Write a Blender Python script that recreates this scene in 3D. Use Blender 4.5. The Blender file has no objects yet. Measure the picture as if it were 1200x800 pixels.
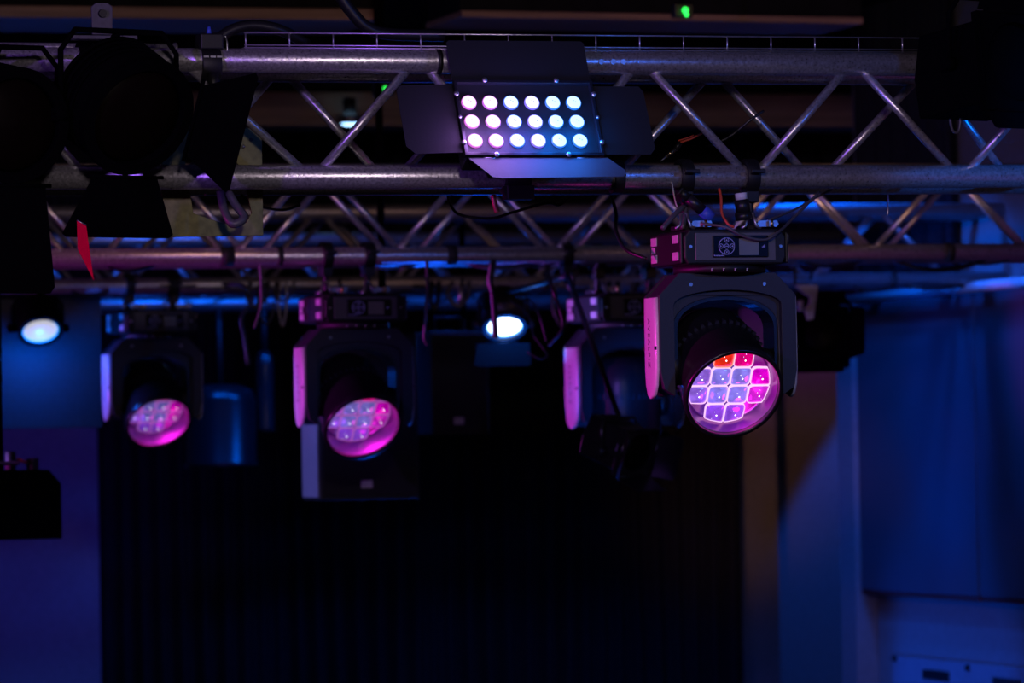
import bpy, math, random
from mathutils import Vector, Matrix, Quaternion
from mathutils.geometry import tessellate_polygon

# ------------------------------------------------------------------ camera
S = bpy.context.scene
COL = S.collection
rad = math.radians
F = 5600.0                       # focal length in pixels of a 1200 px wide frame
YAW, PITCH, ROLL = rad(16.7), math.atan(132 / F), math.atan(0.0185)
CAM = Vector((0, 0, 2.4))
fwd = Vector((math.sin(YAW) * math.cos(PITCH), math.cos(YAW) * math.cos(PITCH), math.sin(PITCH)))
r0 = fwd.cross(Vector((0, 0, 1))).normalized()
u0 = r0.cross(fwd)
# the camera is rolled a little clockwise
rgt = (r0 * math.cos(ROLL) - u0 * math.sin(ROLL)).normalized()
upv = rgt.cross(fwd)
cd = bpy.data.cameras.new('camera')
cd.sensor_width = 36.0
cd.lens = F / 1200 * 36.0
cd.clip_start = 0.05
cd.clip_end = 100
cd.dof.use_dof = True
cd.dof.focus_distance = 9.95
cd.dof.aperture_fstop = 6.3
cam = bpy.data.objects.new('camera', cd)
COL.objects.link(cam)
M = Matrix((rgt, upv, -fwd)).transposed().to_4x4()
M.translation = CAM
cam.matrix_world = M
S.camera = cam


def ray(px, py):
    return fwd * F + rgt * (px - 600) + upv * (400 - py)


def PD(px, py, d):
    """the point a pixel shows at depth d"""
    return CAM + ray(px, py) * (d / F)


def PY(px, py, Y):
    r = ray(px, py)
    return CAM + r * ((Y - CAM.y) / r.y)


def PX(px, py, X):
    r = ray(px, py)
    return CAM + r * ((X - CAM.x) / r.x)


def PZ(px, py, Z):
    r = ray(px, py)
    return CAM + r * ((Z - CAM.z) / r.z)


# ------------------------------------------------------------------ world, exposure
w = bpy.data.worlds.new('world')
S.world = w
w.use_nodes = True
w.node_tree.nodes['Background'].inputs[0].default_value = (0.012, 0.012, 0.03, 1)
w.node_tree.nodes['Background'].inputs[1].default_value = 0.12
S.view_settings.view_transform = 'Standard'
S.view_settings.look = 'None'
S.view_settings.exposure = 0.0
S.view_settings.gamma = 1.0
S.cycles.max_bounces = 6
S.cycles.sample_clamp_indirect = 3.0
S.cycles.use_denoising = True

YA = PD(600, 207, 10.0).y
ZB = PY(600, 207, YA).z          # height of all bottom chords
YB = PZ(500, 299, ZB).y
YC = PZ(600, 331, ZB).y
YD = PZ(900, 350, ZB).y
YW = 20.3                        # back wall


# ------------------------------------------------------------------ lamps of the rig, and unseen ones added as fill
def lamp(name, kind, loc, col, power, size=0.1, aim=None, cone=None, blend=0.5):
    l = bpy.data.lights.new(name, kind)
    l.color = col
    l.energy = power
    if kind == 'AREA':
        l.size = size
    else:
        l.shadow_soft_size = size
    if kind == 'SPOT':
        l.spot_size = rad(cone or 40)
        l.spot_blend = blend
    o = bpy.data.objects.new(name, l)
    COL.objects.link(o)
    o.location = loc
    if aim is not None:
        o.rotation_euler = (Vector(aim) - Vector(loc)).to_track_quat('-Z', 'Y').to_euler()
    o['kind'] = 'structure'
    return o


MAG = (1.0, 0.03, 0.55)
VIO = (0.45, 0.15, 1.0)
BLU = (0.0, 0.12, 1.0)
AX = PY(700, 207, YA).x
# unseen pale key light, placed for the highlights on the front chords
lamp('front_key_light', 'AREA', (1.4, 4.0, 3.75), (0.95, 0.76, 0.88), 52, 0.3, (AX, YA, ZB))
# violet wash from the front left, high
lamp('violet_wash', 'SPOT', (-2.2, 4.5, 3.7), (0.36, 0.14, 1.0), 420, 0.12, PY(330, 190, YA), 26, 0.6)
# blue wash from the front right, high
lamp('blue_wash', 'SPOT', (5.2, 5.0, 3.75), (0.03, 0.16, 1.0), 110, 0.1, PY(930, 300, YA), 30, 0.6)
lamp('blue_wash', 'SPOT', (5.0, 7.6, 3.6), (0.0, 0.16, 1.0), 160, 0.06, PY(1215, 175, YA), 17, 0.5)
# magenta side light from the left wing
lamp('magenta_side_light', 'SPOT', (-3.6, YA + 0.35, 2.55), (1.0, 0.0, 0.6), 1500, 0.1, PY(760, 412, YA), 5.6, 0.4)
lamp('pink_side_light', 'SPOT', (-3.6, YB + 0.15, 2.5), (0.85, 0.04, 0.9), 1500, 0.1, PY(345, 450, YB), 8, 0.5)
lamp('pink_side_light', 'SPOT', (-3.6, YC + 1.5, 2.4), (0.6, 0.08, 1.0), 900, 0.1, PY(120, 440, YC), 6, 0.5)
lamp('violet_side_light', 'SPOT', (-1.2, YB + 0.45, 1.75), (0.12, 0.2, 1.0), 1500, 0.1, PY(662, 425, YB + 0.24), 7, 0.5)
lamp('blue_low_light', 'SPOT', PD(560, 1000, 11.6), (0.0, 0.12, 1.0), 800, 0.1, PD(720, 505, 13.9), 5.5, 0.6)
lamp('violet_side_light', 'SPOT', (-3.6, YB + 0.2, 1.9), (0.2, 0.2, 1.0), 1500, 0.1, PY(362, 545, YB + 0.55), 5, 0.5)
# unseen blue lamps added between the third and the fourth truss
for px, d, p in ((190, 16.9, 40), (330, 17.0, 30), (520, 17.0, 26), (700, 16.9, 60), (900, 16.9, 26), (1010, 16.6, 40)):
    o_ = PD(px, 200, d)
    o_.z = 3.6
    lamp('added_blue_light', 'SPOT', o_, (0.0, 0.11, 1.0), p, 0.05, o_ + Vector((0, 0.25, -1)), 120, 0.5)
# weak blue floor light that reaches the undersides of the tubes
lamp('blue_floor_light', 'SPOT', PD(600, 1050, 15.2), (0.0, 0.1, 1.0), 40, 0.1, PD(620, 320, 13.8), 75, 0.7)
# lamps that colour the walls
XRW = PD(1028, 700, 17.9).x
wl_ = PY(1118, 100, YW - 0.55)
lamp('blue_wall_washer', 'SPOT', (wl_.x, YW - 0.55, 3.98), (0.0, 0.11, 1.0), 240, 0.02, (wl_.x, YW - 0.55, 0), 50, 0.15)
lamp('blue_side_light', 'SPOT', PD(560, 1050, 16.9), (0.0, 0.09, 1.0), 85, 0.05, PX(1120, 800, XRW), 44, 0.6)
lamp('blue_side_light', 'SPOT', PD(420, 1000, 16.4), (0.0, 0.06, 1.0), 130, 0.1, PX(1130, 480, XRW), 24, 1.0)
lamp('added_blue_light', 'SPOT', PD(950, 240, 14.5), (0.0, 0.12, 1.0), 12, 0.03, PD(948, 352, 14.6), 40, 0.5)  # unseen lamp added to brighten the steel bracket
for px in (1080, 1160):  # unseen lamps added to brighten the wall rail
    lamp('added_blue_light', 'SPOT', PD(px, 180, 15.6), (0.0, 0.12, 1.0), 25, 0.05, PD(px, 345, 16.2), 70, 0.7)
lamp('purple_wall_light', 'SPOT', PD(740, 1050, 14), (0.38, 0.02, 0.9), 420, 0.15, PD(925, 440, 20), 9, 1.0)
lamp('warm_wall_light', 'SPOT', PD(760, 1230, 15.6), (1.0, 0.42, 0.2), 120, 0.1, PD(858, 640, 20), 14, 1.0)
lamp('warm_wall_light', 'SPOT', PD(930, 1180, 14.0), (1.0, 0.4, 0.25), 40, 0.1, PD(1012, 560, 17.6), 8, 1.0)
lamp('violet_left_light', 'SPOT', PD(400, 1200, 14.0), (0.13, 0.05, 1.0), 200, 0.2, PD(50, 580, 19.1), 22, 0.9)
# unseen warm lamps added above the second truss to light the ceiling beams
lamp('warm_beam_fill', 'SPOT', (2.6, 12.2, 3.5), (1.0, 0.5, 0.3), 9, 0.2, (2.9, 15.0, 3.85), 110, 0.9)
lamp('warm_beam_fill', 'SPOT', (5.0, 12.6, 3.5), (1.0, 0.5, 0.3), 9, 0.2, (5.0, 15.5, 3.85), 110, 0.9)


# ------------------------------------------------------------------ materials
def mat(name, col, rough=0.5, metal=0.0, bump=0.0, scale=60, var=0.0, emit=None, es=0.0, spec=0.5, rvar=0.0, stretch=None, clear=0.0):
    m = bpy.data.materials.new(name)
    m.use_nodes = True
    nt = m.node_tree
    b = nt.nodes['Principled BSDF']
    b.inputs['Base Color'].default_value = (*col, 1)
    b.inputs['Roughness'].default_value = rough
    b.inputs['Metallic'].default_value = metal
    b.inputs['Specular IOR Level'].default_value = spec
    if clear:
        b.inputs['Coat Weight'].default_value = clear
        b.inputs['Coat Roughness'].default_value = 0.08
    if emit:
        b.inputs['Emission Color'].default_value = (*emit, 1)
        b.inputs['Emission Strength'].default_value = es
    tc = nt.nodes.new('ShaderNodeTexCoord')
    mp = nt.nodes.new('ShaderNodeMapping')
    nt.links.new(tc.outputs['Object'], mp.inputs['Vector'])
    if stretch:
        mp.inputs['Scale'].default_value = stretch
    nz = nt.nodes.new('ShaderNodeTexNoise')
    nz.inputs['Scale'].default_value = scale
    nz.inputs['Detail'].default_value = 4
    nt.links.new(mp.outputs['Vector'], nz.inputs['Vector'])
    if bump:
        bp = nt.nodes.new('ShaderNodeBump')
        bp.inputs['Strength'].default_value = bump
        bp.inputs['Distance'].default_value = 0.002
        nt.links.new(nz.outputs['Fac'], bp.inputs['Height'])
        nt.links.new(bp.outputs['Normal'], b.inputs['Normal'])
    if var:
        rp = nt.nodes.new('ShaderNodeValToRGB')
        rp.color_ramp.elements[0].position = 0.35
        rp.color_ramp.elements[1].position = 0.65
        rp.color_ramp.elements[0].color = (*[c * (1 - var) for c in col], 1)
        rp.color_ramp.elements[1].color = (*[min(1, c * (1 + var)) for c in col], 1)
        nt.links.new(nz.outputs['Fac'], rp.inputs['Fac'])
        nt.links.new(rp.outputs['Color'], b.inputs['Base Color'])
    if rvar:
        mr = nt.nodes.new('ShaderNodeMapRange')
        mr.inputs['To Min'].default_value = max(0.05, rough - rvar)
        mr.inputs['To Max'].default_value = min(1, rough + rvar)
        nt.links.new(nz.outputs['Fac'], mr.inputs['Value'])
        nt.links.new(mr.outputs['Result'], b.inputs['Roughness'])
    return m


ALU = mat('brushed_aluminium', (0.64, 0.62, 0.64), 0.31, 0.8, bump=0.2, scale=180, var=0.22, rvar=0.1)
ALUD = mat('dull_aluminium', (0.42, 0.40, 0.42), 0.42, 0.8, bump=0.2, scale=120, var=0.2, rvar=0.1)
STEEL = mat('zinc_steel', (0.45, 0.45, 0.47), 0.35, 0.9, bump=0.15, scale=90, var=0.15)
BLK = mat('black_powder_coat', (0.005, 0.005, 0.006), 0.55, 0.0, bump=0.15, scale=300, var=0.2)
BLKM = mat('matt_black_metal', (0.0015, 0.0015, 0.002), 0.9, 0.0, bump=0.1, scale=200, spec=0.03, var=0.2)
PLAS = mat('charcoal_plastic', (0.022, 0.024, 0.032), 0.5, 0.0, bump=0.2, scale=500, var=0.08)
PLASG = mat('satin_grey_plastic', (0.10, 0.10, 0.105), 0.5, 0.0, bump=0.15, scale=400, var=0.08)
HEADM = mat('gloss_black_plastic', (0.01, 0.01, 0.012), 0.28, 0.0, bump=0.05, scale=200, var=0.1)
STRIP = mat('pale_side_cover', (0.62, 0.60, 0.62), 0.42, 0.0, bump=0.1, scale=300, var=0.05, clear=0.2)
LUG = mat('grey_lug_plastic', (0.5, 0.48, 0.5), 0.5, 0.0, bump=0.1, scale=200, var=0.1)
PADM = mat('black_glass_panel', (0.004, 0.004, 0.006), 0.15, 0.0, var=0.05)
SCR = mat('grey_display', (0.16, 0.17, 0.14), 0.35, 0.0, var=0.06, scale=30)
PRINT = mat('pale_blue_print', (0.42, 0.45, 0.85), 0.5, 0.0, var=0.05)
CABLE = mat('black_cable_rubber', (0.012, 0.012, 0.014), 0.38, 0.0, bump=0.1, scale=150, var=0.2)
CABLEG = mat('grey_cable_rubber', (0.07, 0.07, 0.08), 0.4, 0.0, bump=0.1, scale=150, var=0.1)
WIREM = mat('bright_wire', (0.75, 0.72, 0.74), 0.3, 0.9, var=0.1)
RED = mat('red_cable_jacket', (0.55, 0.06, 0.02), 0.5, 0.0, var=0.1)
GOLD = mat('gold_contact', (0.8, 0.6, 0.25), 0.3, 1.0, var=0.1)
GEL = mat('red_gel_sheet', (0.9, 0.0, 0.05), 0.9, 0.0, var=0.05, spec=0.03)
OLIVE = mat('olive_plate', (0.17, 0.16, 0.06), 0.5, 0.3, bump=0.2, scale=60, var=0.2)
TAPE = mat('black_cloth_tape', (0.02, 0.02, 0.022), 0.7, 0.0, bump=0.3, scale=300, var=0.1)
BLUP = mat('blue_plug', (0.05, 0.1, 0.6), 0.4, 0.0, var=0.1)
WHIT = mat('white_plug', (0.7, 0.7, 0.75), 0.4, 0.0, var=0.08)
BEAM = mat('painted_timber', (0.24, 0.15, 0.10), 0.6, 0.0, bump=0.3, scale=8, var=0.25, stretch=(0.3, 6, 6))
CEIL = mat('dark_ceiling', (0.008, 0.008, 0.009), 0.9, 0.0, bump=0.2, scale=15, var=0.2, spec=0.1)
CURT = mat('black_velvet', (0.018, 0.018, 0.024), 0.95, 0.0, bump=0.3, scale=80, var=0.2, spec=0.1)
WALLW = mat('grey_plaster', (0.22, 0.21, 0.21), 0.8, 0.0, bump=0.2, scale=40, var=0.06)
PANEL = mat('dark_fabric_panel', (0.07, 0.06, 0.08), 0.9, 0.0, bump=0.4, scale=250, var=0.1)
FLATM = mat('pale_stage_flat', (0.2, 0.18, 0.22), 0.8, 0.0, bump=0.15, scale=30, var=0.06)
FLOORM = mat('dark_stage_floor', (0.02, 0.018, 0.018), 0.6, 0.0, bump=0.2, scale=20, var=0.2)
DISH = mat('magenta_tinted_reflector', (0.32, 0.13, 0.36), 0.3, 1.0, bump=0.12, scale=25, var=0.05)  # magenta glow of the leds mixed into the dish colour
GLASS_D = mat('dark_lens_glass', (0.004, 0.002, 0.0015), 0.4, 0.0, var=0.1, spec=0.06)
BOARD = mat('painted_board', (0.22, 0.23, 0.26), 0.7, 0.0, bump=0.1, scale=40, var=0.08)
GRILLE = mat('speaker_grille_cloth', (0.012, 0.012, 0.014), 0.8, 0.0, bump=0.6, scale=700, var=0.2)


def glow(name, col, s, rough=0.3, base=(0.1, 0.1, 0.1)):
    return mat(name, base, rough, 0.0, emit=col, es=s, var=0.02)


# ------------------------------------------------------------------ mesh builder
class MB:
    def __init__(s):
        s.v = []
        s.f = []
        s.sm = []

    def add(s, vs, fs, smooth=False):
        n = len(s.v)
        s.v += [Vector(a) for a in vs]
        s.f += [tuple(i + n for i in f) for f in fs]
        s.sm += [smooth] * len(fs)
        return s

    def box(s, lo, hi):
        x0, y0, z0 = lo
        x1, y1, z1 = hi
        return s.add([(x0, y0, z0), (x1, y0, z0), (x1, y1, z0), (x0, y1, z0), (x0, y0, z1), (x1, y0, z1), (x1, y1, z1), (x0, y1, z1)],
                     [(3, 2, 1, 0), (4, 5, 6, 7), (0, 1, 5, 4), (1, 2, 6, 5), (2, 3, 7, 6), (3, 0, 4, 7)])

    def lathe(s, prof, o=(0, 0, 0), ax=(0, 0, 1), n=24, closed=False, smooth=True, ref=None):
        """prof: (radius, height along ax)"""
        o = Vector(o)
        a = Vector(ax).normalized()
        t = Vector(ref) if ref else (Vector((1, 0, 0)) if abs(a.x) < 0.9 else Vector((0, 1, 0)))
        u = (t - a * t.dot(a)).normalized()
        v = a.cross(u)
        vs = []
        for r, h in prof:
            for k in range(n):
                q = 2 * math.pi * k / n
                vs.append(o + a * h + (u * math.cos(q) + v * math.sin(q)) * r)
        fs = []
        m = len(prof)
        for i in range(m - 1 + (1 if closed else 0)):
            j = (i + 1) % m
            for k in range(n):
                l = (k + 1) % n
                fs.append((i * n + k, i * n + l, j * n + l, j * n + k))
        s.add(vs, fs, smooth)
        if not closed:
            if prof[0][0] > 1e-6:
                s.add([], [])
                base = len(s.v) - len(vs)
                s.f.append(tuple(base + k for k in range(n))[::-1])
                s.sm.append(False)
            if prof[-1][0] > 1e-6:
                base = len(s.v) - n
                s.f.append(tuple(base + k for k in range(n)))
                s.sm.append(False)
        return s

    def cyl(s, p0, p1, r, r1=None, n=12):
        p0 = Vector(p0)
        p1 = Vector(p1)
        d = p1 - p0
        return s.lathe([(r, 0), (r if r1 is None else r1, d.length)], p0, d, n)

    def path(s, pts, r, n=6):
        pts = [Vector(p) for p in pts]
        rings = []
        prev = None
        for i, p in enumerate(pts):
            d = (pts[min(i + 1, len(pts) - 1)] - pts[max(i - 1, 0)]).normalized()
            t = prev if prev is not None else (Vector((0, 0, 1)) if abs(d.z) < 0.9 else Vector((1, 0, 0)))
            u = (t - d * t.dot(d)).normalized()
            prev = u
            v = d.cross(u)
            rings.append([p + (u * math.cos(2 * math.pi * k / n) + v * math.sin(2 * math.pi * k / n)) * r for k in range(n)])
        vs = [q for rr in rings for q in rr]
        fs = []
        for i in range(len(pts) - 1):
            for k in range(n):
                l = (k + 1) % n
                fs.append((i * n + k, i * n + l, (i + 1) * n + l, (i + 1) * n + k))
        fs.append(tuple(range(n))[::-1])
        fs.append(tuple((len(pts) - 1) * n + k for k in range(n)))
        return s.add(vs, fs, True)

    def prism(s, loops, o, u, v, depth):
        """loops of 2D points (outline, then holes) in the frame o, u, v pushed along u x v by depth"""
        o = Vector(o)
        u = Vector(u)
        v = Vector(v)
        nn = u.cross(v).normalized() * depth
        if isinstance(loops[0][0], (int, float)):
            loops = [loops]
        L3 = [[Vector((a, b, 0)) for a, b in lp] for lp in loops]
        tri = tessellate_polygon(L3)
        flat = [p for lp in L3 for p in lp]
        a = [o + u * p.x + v * p.y for p in flat]
        N = len(a)
        fs = []
        for t in tri:
            p, q, r = (flat[i] for i in t)
            if (q - p).cross(r - p).z < 0:
                t = t[::-1]
            fs.append(tuple(i + N for i in t))
            fs.append(tuple(t[::-1]))
        k = 0
        for lp in loops:
            m = len(lp)
            ar = sum(lp[i][0] * lp[(i + 1) % m][1] - lp[(i + 1) % m][0] * lp[i][1] for i in range(m))
            outer = (k == 0)
            for i in range(m):
                j = (i + 1) % m
                q = (k + i, k + j, k + j + N, k + i + N)
                if (ar > 0) != outer:
                    q = q[::-1]
                fs.append(q)
            k += m
        return s.add(a + [p + nn for p in a], fs)

    def ball(s, c, r, n=10, m=6, squash=(1, 1, 1)):
        c = Vector(c)
        vs = []
        for i in range(m + 1):
            th = math.pi * i / m
            for k in range(n):
                q = 2 * math.pi * k / n
                vs.append(c + Vector((r * math.sin(th) * math.cos(q) * squash[0], r * math.sin(th) * math.sin(q) * squash[1], r * math.cos(th) * squash[2])))
        fs = [(i * n + k, (i + 1) * n + k, (i + 1) * n + (k + 1) % n, i * n + (k + 1) % n) for i in range(m) for k in range(n)]
        return s.add(vs, fs, True)

    def xf(s, M):
        s.v = [M @ p for p in s.v]
        return s

    def build(s, name, m, parent=None, bevel=0.0, seg=2):
        me = bpy.data.meshes.new(name)
        me.from_pydata([tuple(p) for p in s.v], [], s.f)
        me.polygons.foreach_set('use_smooth', s.sm)
        me.materials.append(m)
        me.validate(clean_customdata=False)
        me.update()
        o = bpy.data.objects.new(name, me)
        COL.objects.link(o)
        if parent is not None:
            o.parent = parent
        if bevel:
            b = o.modifiers.new('bevel', 'BEVEL')
            b.width = bevel
            b.segments = seg
            b.limit_method = 'ANGLE'
            b.angle_limit = rad(40)
        return o


def tag(o, label=None, cat=None, group=None, kind=None):
    if label:
        o['label'] = label
    if cat:
        o['category'] = cat
    if group:
        o['group'] = group
    if kind:
        o['kind'] = kind
    return o


def thing(name, label, cat, loc=(0, 0, 0), group=None, rot=(0, 0, 0), scale=1.0):
    o = bpy.data.objects.new(name, None)
    o.empty_display_size = 0.1
    COL.objects.link(o)
    o.location = loc
    o.rotation_euler = rot
    o.scale = (scale,) * 3
    return tag(o, label, cat, group)


def struct(name, mb, m, parent=None):
    o = mb.build(name, m, parent)
    if parent is None:
        o['kind'] = 'structure'
    return o


_rods = {}


def rod(name, p0, p1, r, m, parent, n=12):
    """a straight round bar as its own object; alike bars share one mesh"""
    p0 = Vector(p0)
    p1 = Vector(p1)
    d = p1 - p0
    key = (round(d.length, 3), r, m.name, n)
    if key not in _rods:
        t = MB().cyl((0, 0, 0), (0, 0, d.length), r, n=n)
        o = t.build(name, m, parent)
        _rods[key] = o.data
    else:
        o = bpy.data.objects.new(name, _rods[key])
        COL.objects.link(o)
        o.parent = parent
    o.rotation_mode = 'QUATERNION'
    o.rotation_quaternion = Vector((0, 0, 1)).rotation_difference(d.normalized())
    o.location = p0
    return o


def catmull(pts, k=8):
    pts = [Vector(p) for p in pts]
    P = [pts[0] * 2 - pts[1]] + pts + [pts[-1] * 2 - pts[-2]]
    out = []
    for i in range(1, len(P) - 2):
        a, b, c, d = P[i - 1:i + 3]
        for j in range(k):
            t = j / k
            out.append(0.5 * ((2 * b) + (c - a) * t + (2 * a - 5 * b + 4 * c - d) * t * t + (3 * b - a - 3 * c + d) * t ** 3))
    out.append(pts[-1])
    return out


# ------------------------------------------------------------------ the room
XR = PD(1028, 700, 17.9).x       # right side wall
XL = -5.5
XO = XR + 2.5                    # the recess behind the pilaster is wider than the room
ZC = 4.05
struct('floor', MB().box((XL, -1.5, -0.1), (XO, YW + 0.3, 0)), FLOORM)
struct('ceiling', MB().box((XL, -1.5, ZC), (XO, YW + 0.3, ZC + 0.1)), CEIL)
struct('wall_back', MB().box((XL, YW, 0), (XO, YW + 0.1, ZC)), WALLW)
struct('wall_left', MB().box((XL - 0.1, -1.5, 0), (XL, YW + 0.1, ZC)), CEIL)
pL = PX(1029, 720, XR)
wr = struct('wall_right', MB().box((XR, -1.5, 0), (XR + 0.1, pL.y + 0.16, ZC)), WALLW)
struct('wall_recess', MB().box((XO - 0.1, pL.y, 0), (XO, YW, ZC)), WALLW)
struct('wall_front', MB().box((XL, -1.6, 0), (XR + 0.3, -1.5, ZC)), CEIL)
# pilaster where the side wall meets the recess, and the pier beside the curtain
xp = PY(1001, 600, pL.y).x
struct('trim_1', MB().box((xp, pL.y, 0), (XR - 0.002, pL.y + 0.16, PY(1010, 352, pL.y).z)), WALLW)
ypr = YW - 0.5
xa, xb = PY(864, 640, ypr).x, PY(911, 600, ypr).x
struct('trim_2', MB().box((xa - 0.1, ypr, 0), (xb, YW - 0.01, ZC - 0.01)), WALLW)

# black stage curtain: one cloth with soft folds
random.seed(4)
yc = YW - 0.75
x0c, x1c = PY(-60, 600, yc).x, PY(869, 640, yc).x
t = MB()
N = 260
cols = []
for i in range(N + 1):
    x = x0c + (x1c - x0c) * i / N
    s = i / N * 46
    y = yc + 0.045 * math.sin(s * 2 * math.pi * 0.9 + 1.4 * math.sin(s * 0.7)) + 0.02 * math.sin(s * 5.1)
    cols.append((x, y))
zz = [0.03, 0.8, 1.6, 2.4, 3.2, 4.04]
vs = [(x + (0.012 * math.sin(x * 9 + z) if 0 < i < N else 0), y * 1.0 + 0.01 * math.sin(z * 3 + x * 4), z) for z in zz for i, (x, y) in enumerate(cols)]
vs2 = [(x, y + 0.008, z) for x, y, z in vs]
K = N + 1
fs = [(j * K + i, j * K + i + 1, (j + 1) * K + i + 1, (j + 1) * K + i) for j in range(len(zz) - 1) for i in range(N)]
nv = len(vs)
fb = [tuple(q + nv for q in f[::-1]) for f in fs]
t.add(vs + vs2, fs + fb, True)
tag(t.build('stage_curtain', CURT), 'black stage curtain hanging in soft folds across the back', 'curtain')

# black cloths added to keep the walls dark above panels and recess
zm = PY(960, 352, yc).z
a = PY(862, 300, yc).x
ms = MB()
nn = 60
for i in range(nn):
    x = a + (XO - 0.2 - a) * i / nn
    x2 = a + (XO - 0.2 - a) * (i + 1) / nn
    f_ = lambda k: yc - 0.12 + 0.03 * math.sin(k * 1.7)
    ms.add([(x, f_(i), zm), (x2, f_(i + 1), zm), (x2, f_(i + 1), ZC - 0.01), (x, f_(i), ZC - 0.01), (x, f_(i) + .01, zm), (x2, f_(i + 1) + .01, zm), (x2, f_(i + 1) + .01, ZC - 0.01), (x, f_(i) + .01, ZC - 0.01)], [(0, 1, 2, 3), (7, 6, 5, 4), (0, 4, 5, 1)], True)
tag(ms.build('darkening_border', CURT), 'black cloth added to darken the wall high above the recess at the right', 'curtain')
zs = PX(1100, 346, XR - 0.03).z
ms = MB()
for i in range(nn):
    y = YC + 0.36 + (pL.y - YC - 0.36) * i / nn
    y2 = YC + 0.36 + (pL.y - YC - 0.36) * (i + 1) / nn
    f_ = lambda k: XR - 0.045 + 0.02 * math.sin(k * 1.9)
    ms.add([(f_(i), y, zs), (f_(i + 1), y2, zs), (f_(i + 1), y2, ZC - 0.01), (f_(i), y, ZC - 0.01), (f_(i) + .01, y, zs), (f_(i + 1) + .01, y2, zs), (f_(i + 1) + .01, y2, ZC - 0.01), (f_(i) + .01, y, ZC - 0.01)], [(3, 2, 1, 0), (4, 5, 6, 7), (1, 5, 4, 0)], True)
tag(ms.build('darkening_cloth', CURT), 'black cloth added to darken the side wall above the acoustic panels', 'curtain')
# round rail along the side wall above the panels
xr_ = XR - 0.13
p0, p1 = PX(988, 352, xr_), PX(1262, 333, xr_)
T_ = thing('wall_rail', 'blue-lit round rail above the acoustic panels', 'pipe', p0)
MB().cyl((0, 0, 0), (0, p1.y - p0.y, 0), 0.019, n=18).build('tube', mat('white_painted_tube', (0.6, 0.6, 0.62), 0.4, var=0.05), T_)
for k in (0.1, 0.42, 0.8):
    MB().box((-0.008, (p1.y - p0.y) * k - 0.02, -0.022), (0.125, (p1.y - p0.y) * k + 0.02, 0.022)).build('rail_bracket', BLK, T_)

# pale stage flat at the lower left
yf = YW - 1.2
a, b = PY(-70, 499, yf), PY(114, 499, yf)
fl = thing('stage_flat', 'pale flat panel washed violet and blue at the lower left edge', 'panel', (b.x, yf, 0))
MB().box((a.x - b.x, 0, 0.0), (0, 0.03, b.z)).build('board', FLATM, fl, 0.004)
MB().box((-0.04, 0.031, 0.0), (0, 0.07, b.z - 0.02)).build('frame_batten', BEAM, fl)

# fabric covered acoustic panels on the side wall (their own thickness)
xq = XR - 0.072
ztop = PX(1100, 352, xq).z + 0.02
seam = PX(1147, 700, xq).y
yl = PX(1009, 690, xq).y
ends = [(PX(1360, 700, xq).y, seam + 0.0), (seam, yl)]
labs = ['dark fabric acoustic panel, nearer one at the right edge', 'dark fabric acoustic panel beside the narrow wall pilaster']
zb1, zb2 = PX(1200, 706, xq).z, PX(1010, 689, xq).z
zlo = (zb1 + zb2) / 2
for (ya, yb), lb in zip([(ends[0][0], seam - 0.008), (seam + 0.008, yl)], labs):
    p = thing('acoustic_panel', lb, 'wall panel', (XR - 0.001, (ya + yb) / 2, zlo), 'acoustic panels on the side wall')
    h = (yb - ya) / 2
    MB().box((-0.071, -h, 0), (0, h, ztop - zlo)).build('fabric_face', PANEL, p, 0.006)
    MB().box((-0.066, -h + 0.003, -0.014), (-0.004, h - 0.003, -0.001)).build('bottom_rail', mat('dark_red_rail', (0.16, 0.02, 0.015), 0.6, var=0.1), p)

# board with bolts low on the side wall
xw = XR - 0.02
q = PX(1046, 768, xw)
brd = thing('wall_board', 'pale board with dark bolts and slots low on the right wall', 'board', (XR - 0.001, q.y, q.z))
y2 = PX(1300, 790, xw).y
MB().box((-0.019, y2 - q.y, -0.9), (0, 0, 0)).build('board', BOARD, brd, 0.003)
for px, py in [(1049.5, 771), (1135, 782)]:
    c = PX(px, py, xw) - brd.location
    MB().cyl(c, c + Vector((-0.012, 0, 0)), 0.014, 0.011, 10).build('bolt', BLK, brd)
for px, py in [(1097, 791), (1180, 801)]:
    c = PX(px, py, xw) - brd.location
    MB().box((c.x - 0.003, c.y - 0.13, c.z - 0.018), (c.x + 0.003, c.y + 0.13, c.z + 0.018)).build('slot', BLK, brd, 0.002)

# ceiling beams running across the room
def beam(px0, px1, py_front_top, py_front_bot, d, width, label, tilt=0.0):
    yb = PD(600, 30, d).y
    a, b = PY(px0, py_front_bot, yb), PY(px1, py_front_bot, yb)
    top = PY((px0 + px1) / 2, py_front_top, yb).z
    t = thing('ceiling_beam', label, 'beam', ((a.x + b.x) / 2, yb, a.z), rot=(0, tilt, 0))
    h = (b.x - a.x) / 2
    MB().box((-h, 0, 0), (h, width, top - a.z)).build('timber', BEAM, t, 0.004)
    MB().box((-h, 0.02, top - a.z), (h, width - 0.02, min(ZC - a.z - 0.004, top - a.z + 0.3))).build('packing', CEIL, t)
    return t


beam(-30, 447, 8, 20, 15.0, 0.5, 'brown ceiling beam above the left end of the front truss')
beam(541, 1012, 16, 22, 15.0, 0.42, 'brown ceiling beam above the wire cable tray, tapering rightwards', 0.008)
beam(190, 1290, 109, 147, 18.6, 0.3, 'long brown bulkhead beam seen through the front truss')


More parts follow.
